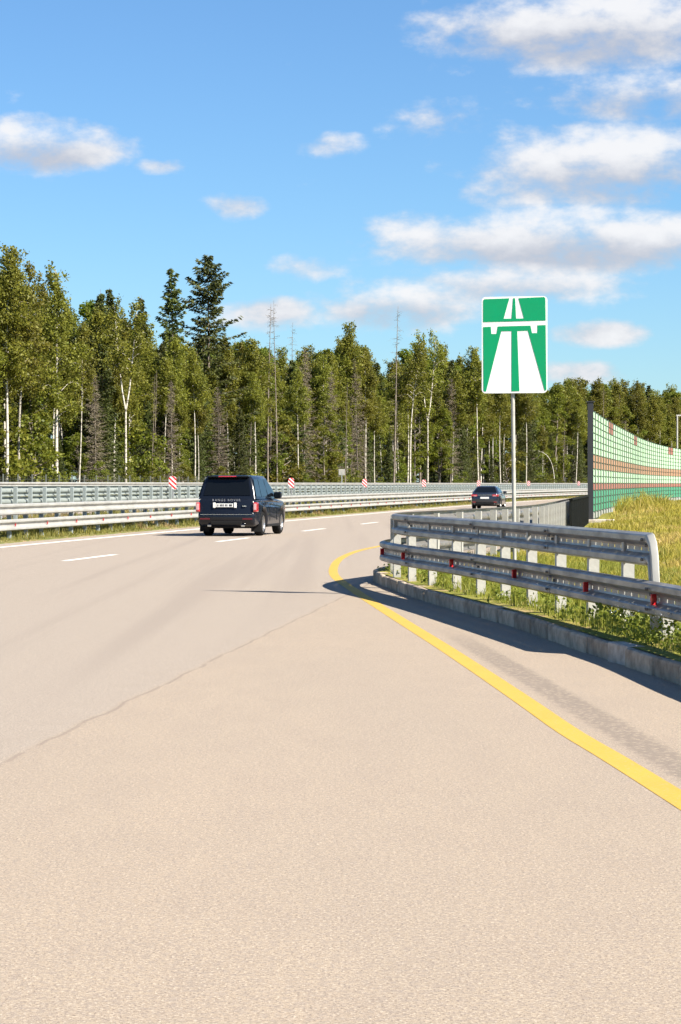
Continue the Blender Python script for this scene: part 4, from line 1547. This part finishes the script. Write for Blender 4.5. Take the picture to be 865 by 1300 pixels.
plant_px('dead0', 455, 455, -27.4, 'dry brown spruce with bare trunk left of the lone dead trunk')
plant_px('dead1', 572, 480, -27.2, 'dry twiggy dead tree close left of the sign pole')
plant_px('birch4', 608, 440, -27.2, 'slim birch with pale trunk just left of the sign plate')
plant_px('birch4', 636, 470, -27.0, 'slim pale birch directly behind the sign pole')
plant_px('birch4', 668, 478, -27.0, 'slim pale birch right of the sign pole')
plant_px('birch2', 812, 484, -28, 'white birch trunk standing above the right part of the noise barrier', wide=.8)

# bulk of the forest in rows
SKY_PX = [-220, 0, 20, 45, 70, 100, 130, 170, 195, 225, 262, 300, 330, 380, 440, 480, 545, 600, 650, 700, 760, 800, 865, 1100]
SKY_TOP = [330, 330, 345, 365, 362, 385, 380, 396, 412, 425, 428, 425, 430, 440, 432, 450, 438, 458, 474, 484, 480, 486, 492, 500]
ZONES = [(95, 'left of the SUV, by the thick birch'), (330, 'behind the black SUV'), (600, 'between SUV and sign'), (745, 'between sign and barrier post'), (9999, 'behind the noise barrier')]
KLAB = {'birch': 'leafy pale-trunked birch', 'aspen': 'bushy green tree', 'spruce': 'dark green spruce', 'dead': 'brown dead spruce', 'snag': 'bare dead trunk', 'shrub': 'low leafy shrub'}
rnd = random.Random(11)
CLEAR = (8, 25, 72, 100, 160, 340, 352, 500, 521, 543, 608, 636, 668, 812)
rows = [(-27.6, 3.6, .0), (-28.9, 3.4, .5), (-29.5, 3.3, .0), (-32, 3.4, .03), (-35, 3.7, .05), (-40, 4.4, .08)]
cnt = {}
for ri, (n, sp, young) in enumerate(rows):
    if ri: ri -= 1
    path = off(n, 0, 95, 640)
    s = rnd.uniform(0, sp)
    while s < path.L:
        ss_ = s + rnd.gauss(0, sp * .3)
        s += sp * (1 + s / path.L * .7)
        if not 0 < ss_ < path.L: continue
        nn = n + rnd.gauss(0, .8)
        p = path.at(ss_); t = path.tan(ss_)
        x, y = p[0] + t[1] * (nn - n), p[1] - t[0] * (nn - n)
        px = 432.5 + F * x / y
        if px < -170 or px > 1010: continue
        far_right = px > 600
        top = float(np.interp(px, SKY_PX, SKY_TOP))
        ch = rnd.random()
        if young == .5:
            key = f'spruce{rnd.randrange(3)}' if ch < .5 else (f'aspen{rnd.randrange(4)}' if ch < .85 else f'shrub{rnd.randrange(3)}')
            k0 = rnd.uniform(.16, .55)
        elif ri == 0:
            if any(abs(px - q) < 14 for q in CLEAR): continue
            if ch < .30: key = f'birch{rnd.choice((2, 4, 4))}'; k0 = rnd.uniform(.55, .95)
            elif ch < .45: key = f'aspen{rnd.randrange(4)}'; k0 = rnd.uniform(.35, .7)
            elif ch < .58: key = f'spruce{rnd.randrange(3)}'; k0 = rnd.uniform(.25, .6)
            elif ch < .67: key = f'dead{rnd.randrange(2)}'; k0 = rnd.uniform(.5, .85)
            else: key = f'snag{rnd.randrange(3)}'; k0 = rnd.uniform(.4, .75)
        elif ri < 3:
            if ch < .42: key = f'birch{rnd.randrange(5)}'; k0 = rnd.uniform(.75, 1.0)
            elif ch < .66: key = f'aspen{rnd.randrange(4)}'; k0 = rnd.uniform(.65, .95)
            elif ch < .90: key = f'spruce{rnd.randrange(3)}'; k0 = rnd.uniform(.65, .98)
            else: key = f'snag{rnd.randrange(3)}'; k0 = rnd.uniform(.7, 1.0)
        else:
            if ch < .30: key = f'birch{rnd.randrange(4)}'; k0 = rnd.uniform(.84, 1.03)
            elif ch < .60: key = f'aspen{rnd.randrange(4)}'; k0 = rnd.uniform(.8, 1.0)
            else: key = f'spruce{rnd.randrange(3)}'; k0 = rnd.uniform(.78, 1.02)
        z = forest_z(nn)
        h = max(2.2, (1.6 + (614 - top) / F * y - z) * k0)
        b = base_kind(key)
        zone = next(zl for lim, zl in ZONES if px < lim)
        depth = 'at the forest edge' if ri < 2 else ('within the forest' if ri < 4 else 'deep in the forest')
        plant(key, x, y, z, h, f'{KLAB[b]} {depth}, {zone}', f'{NAMES[b].replace("_", " ")}s of the forest', wide=rnd.uniform(.9, 1.15))
# shrubs along the forest edge
path = off(-25.8, 0, 95, 560)
s = 1.0
while s < path.L:
    p = path.at(s); px = 432.5 + F * p[0] / p[1]
    if -150 < px < 980:
        zone = next(zl for lim, zl in ZONES if px < lim)
        any(abs(px - q) < 16 for q in CLEAR) or plant(f'shrub{rnd.randrange(3)}', p[0] + rnd.gauss(0, .8), p[1] + rnd.gauss(0, .8), .72, rnd.uniform(.7, 2.6), f'low leafy shrub along the forest edge, {zone}', 'shrubs of the forest')
    s += rnd.uniform(2.5, 6.5)

# bent bare sapling right of the sign
pth = off(-25.5, 0); p = pth.at(on_ray(703, pth))
q = np.linspace(0, 1, 12)
hh = (614 - 572) / F * p[1] + .9
pts = np.column_stack([.15 - 4.6 * q ** 2.6, 0 * q, hh * np.sin(q * 1.75) / math.sin(1.57)])
Vs_, Fs_ = tube_np(pts, np.linspace(.075, .03, 12), 6)
sap = link('bent_sapling', mesh_np('bent_sapling', Vs_, Fs_, smooth=True), M_BARKW); sap.location = (p[0], p[1], .72)
props(sap, 'bare pale sapling bent over in an arch right of the sign pole', 'tree')

# small box on a post, seen from behind
pth = off(-19.5, 0); p = pth.at(on_ray(434, pth))
bx = empty('roadside_box', (p[0], p[1], .66)); props(bx, 'small grey box on a thin post in front of the forest in the middle', 'sign')
Vb, Fb = tube_np([(0, 0, -.2), (0, 0, 2.1)], [.05, .05], 8)
link('post', mesh_np('post', Vb, Fb), M_POSTM, bx); link('panel', box_mesh('panel', -.3, .3, -.04, .04, 1.75, 2.35, bevel=.02), M_POST, bx)

# pole with a short arm behind the barrier
d = 262.0; x = (860 - 432.5) / F * d
hp = 1.6 + (614 - 527) / F * d
lp = empty('roadside_pole', (x, d, .3)); props(lp, 'white pole with a short top arm behind the noise barrier at right edge', 'pole')
Vb, Fb = tube_np([(0, 0, -.3), (0, 0, hp / 2), (0, 0, hp - .3)], [.11, .10, .09], 8)
link('mast', mesh_np('mast', Vb, Fb), M_POST, lp)
Vb, Fb = tube_np([(-.1, 0, hp - .35), (1.0, 0, hp - .35), (2.6, 0, hp - .35)], [.09, .08, .07], 8)
link('arm', mesh_np('arm', Vb, Fb), M_POST, lp)

# wire fence in front of the trees at left
fpath = off(-23.2, .72, 100, 205)
M_WIRE = mat('fence_wire', (0.14, 0.15, 0.13), 0.6, 0.3)
fence = empty('wire_fence', (0, 0, 0)); props(fence, 'grey wire mesh fence on thin posts in front of the trees at left', 'fence')
fp_me = box_mesh('post', -.04, .04, -.04, .04, -.2, 1.45); fp_me.materials.append(M_WIRE)
s = 0
while s < fpath.L:
    p = fpath.at(s); o = link('post', fp_me, None, fence); o.location = p; s += 3.0
acc = Acc()
ss = np.arange(0, fpath.L, 3.0); P = fpath.at(ss)
for z in np.arange(.1, 1.4, .26):
    V, Fq = tube_np(P + [0, 0, z], np.full(len(P), .006), 3); acc.add(V, Fq)
ss = np.arange(0, fpath.L, .5)
for p in fpath.at(ss):
    V, Fq = tube_np([p + [0, 0, .05], p + [0, 0, 1.36]], [.005, .005], 3); acc.add(V, Fq)
wm = link('wire_mesh', acc.mesh('wire_mesh'), M_WIRE, fence)

# ------------------------------------------------------------------ grass
G_GREEN = foliage_mat('green_grass', (0.150, 0.180, 0.022), (0.330, 0.330, 0.055), .45, 0, 0, (0.27, 0.235, 0.06))
G_DRY = foliage_mat('dry_grass', (0.210, 0.205, 0.026), (0.450, 0.370, 0.065), .42, 0, 0, (0.50, 0.35, 0.13))
G_MED = foliage_mat('median_grass', (0.105, 0.120, 0.020), (0.290, 0.255, 0.060), .35, 0, 0, (0.34, 0.24, 0.11))
F_WEED = foliage_mat('weed_leaves', (0.110, 0.150, 0.016), (0.240, 0.270, 0.040), .45, 0, 0)


def blades(name, X, Y, Z, H, W, m, rng, lean=.35):
    n = len(X)
    B = np.column_stack([X, Y, Z])
    a = rng.uniform(0, 6.28, n); l = np.abs(rng.normal(0, lean, n)) * H
    dl = np.column_stack([np.cos(a) * l, np.sin(a) * l, np.zeros(n)])
    b = rng.uniform(0, 6.28, n)
    wv = np.column_stack([np.cos(b), np.sin(b), np.zeros(n)]) * (W / 2)[:, None]
    up = np.column_stack([np.zeros(n), np.zeros(n), H])
    m1 = B + up * .55 + dl * .35; tip = B + up * .95 + dl
    V = np.stack([B - wv, B + wv, m1 + wv * .7, m1 - wv * .7, tip + wv * .15, tip - wv * .15], axis=1).reshape(-1, 3)
    i = np.arange(n)[:, None] * 6
    Fq = np.concatenate([i + [0, 1, 2, 3], i + [3, 2, 4, 5]], axis=1).reshape(-1, 4)
    r = np.repeat(rng.uniform(0, 1, n), 2)
    return mesh_np(name, V, Fq, r)


rng = np.random.default_rng(5)
# island, near: green
n = 42000
Y = rng.uniform(17, 47, n); u = np.abs(rng.uniform(0, 1, n)) * 4.2
X = right_bound(Y) + .17 + u
ok = X < .155 * Y + .3
X, Y, u = X[ok], Y[ok], u[ok]
patch = .5 + .5 * np.sin(X * 2.3 + 1) * np.sin(Y * 1.1)
H = rng.uniform(.05, .17, len(X)) * (.6 + .8 * patch)
g1 = link('island_grass', blades('island_grass', X, Y, hgt(X, Y) - .01, H, rng.uniform(.008, .016, len(X)), G_GREEN, rng), G_GREEN)
props(g1, 'short green grass on the island behind the near guardrail', 'grass', kind='stuff')
# embankment: dry yellow
n = 110000
Y = 30 + 200 * rng.uniform(0, 1, n) ** 1.25
lo = right_bound(Y) + 1.0; hi = .16 * Y + 1.0
X = lo + (hi - lo) * rng.uniform(0, 1, n)
ok = (hi > lo) & ((X - lo > 1.5) | (rng.uniform(size=n) < .5))
# stay in front of the barrier
bx_ = np.interp(Y, bpath.p[:, 1], bpath.p[:, 0], left=999)
ok &= ~((Y > 88) & (X < bx_ + .15) & (X > bx_ - .25))
X, Y = X[ok], Y[ok]
patch = .5 + .5 * np.sin(X * .9 + .5) * np.sin(Y * .35 + 1)
H = rng.uniform(.06, .22, len(X)) * (.5 + .9 * patch)
H += .6 * np.exp(-((X - 12.1) / 1.5) ** 2 - ((Y - 96) / 5) ** 2) * rng.uniform(.4, 1.3, len(X))
W = rng.uniform(.010, .02, len(X)) * (1 + Y / 90)
g2 = link('embankment_grass', blades('embankment_grass', X, Y, hgt(X, Y) - .02, H, W, G_DRY, rng, .6), G_DRY)
props(g2, 'long dry yellow grass on the embankment by the noise barrier', 'grass', kind='stuff')
# median
k_ = 90000
sD = 40 + 260 * rng.uniform(0, 1, k_) ** 1.5
nn = -rng.uniform(.98, 4.0, k_)
i0 = np.interp(sD, D_ALL, np.arange(len(D_ALL)))
ex = np.interp(sD, D_ALL, _E[:, 0]); nx = np.interp(sD, D_ALL, _N[:, 0]); ny = np.interp(sD, D_ALL, _N[:, 1])
X = ex + nx * nn; Y = sD + ny * nn
Z = np.interp(-nn, [.95, 1.6, 2.2, 3.3, 4.1], [.025, .10, .28, .43, .44])
patch = np.clip(.5 + .35 * np.sin(sD * 1.7) + .35 * np.sin(sD * .6 + nn * 2), 0, 1)
H = rng.uniform(.08, .30, k_) * (.45 + .9 * patch) * np.clip((-nn - .9) / .5, .35, 1)
g3 = link('median_grass', blades('median_grass', X, Y, Z - .01, H, rng.uniform(.012, .024, k_) * (1 + sD / 150), G_MED, rng, .4), G_MED)
props(g3, 'patchy green and yellow grass on the median under the guardrails', 'grass', kind='stuff')
# verge in front of forest
k_ = 26000
sD = 100 + 380 * rng.uniform(0, 1, k_); nn = -rng.uniform(16, 27, k_)
ex = np.interp(sD, D_ALL, _E[:, 0]); nx = np.interp(sD, D_ALL, _N[:, 0]); ny = np.interp(sD, D_ALL, _N[:, 1])
g4 = link('verge_grass', blades('verge_grass', ex + nx * nn, sD + ny * nn, np.full(k_, .6), rng.uniform(.3, .9, k_), rng.uniform(.03, .06, k_), G_MED, rng, .4), G_MED)
props(g4, 'tall grass on the verge in front of the forest', 'grass', kind='stuff')
# broad-leaved weeds by the kerb
C = []
for _ in range(120):
    d = rng.uniform(18, 41); x = float(right_bound(d)) + .18 + abs(rng.normal(0, .55))
    hh_ = rng.uniform(.05, .20)
    m_ = int(rng.integers(18, 46))
    C.append(np.array([x, d, float(hgt(x, d))]) + np.column_stack([rng.normal(0, .07, m_), rng.normal(0, .07, m_), rng.uniform(.01, hh_, m_)]))
# bushier clump at the near end
for _ in range(26):
    d = rng.uniform(20.5, 24.0); x = float(right_bound(d)) + .2 + abs(rng.normal(0, .3))
    C.append(np.array([x, d, float(hgt(x, d))]) + np.column_stack([rng.normal(0, .08, 40), rng.normal(0, .08, 40), rng.uniform(.01, .25, 40)]))
V, Fq, r = rhombs(np.concatenate(C), .026, rng, .2, .55)
wd = link('weeds', mesh_np('weeds', V, Fq, r), F_WEED); props(wd, 'leafy green weeds growing behind the kerb stones', 'weeds', kind='stuff')
# small white flowers
n = 130
Y = rng.uniform(20.8, 23.6, n); X = right_bound(Y) + .2 + np.abs(rng.normal(0, .22, n))
Cc = np.column_stack([X, Y, hgt(X, Y) + rng.uniform(.16, .34, n)])
V, Fq, r = rhombs(Cc, .011, rng, .8, .95)
fl = link('flowers', mesh_np('flowers', V, Fq, r), mat('flower_white', (.75, .74, .66), .7)); props(fl, 'tiny white flowers among the weeds at the near rail end', 'flowers', kind='stuff')
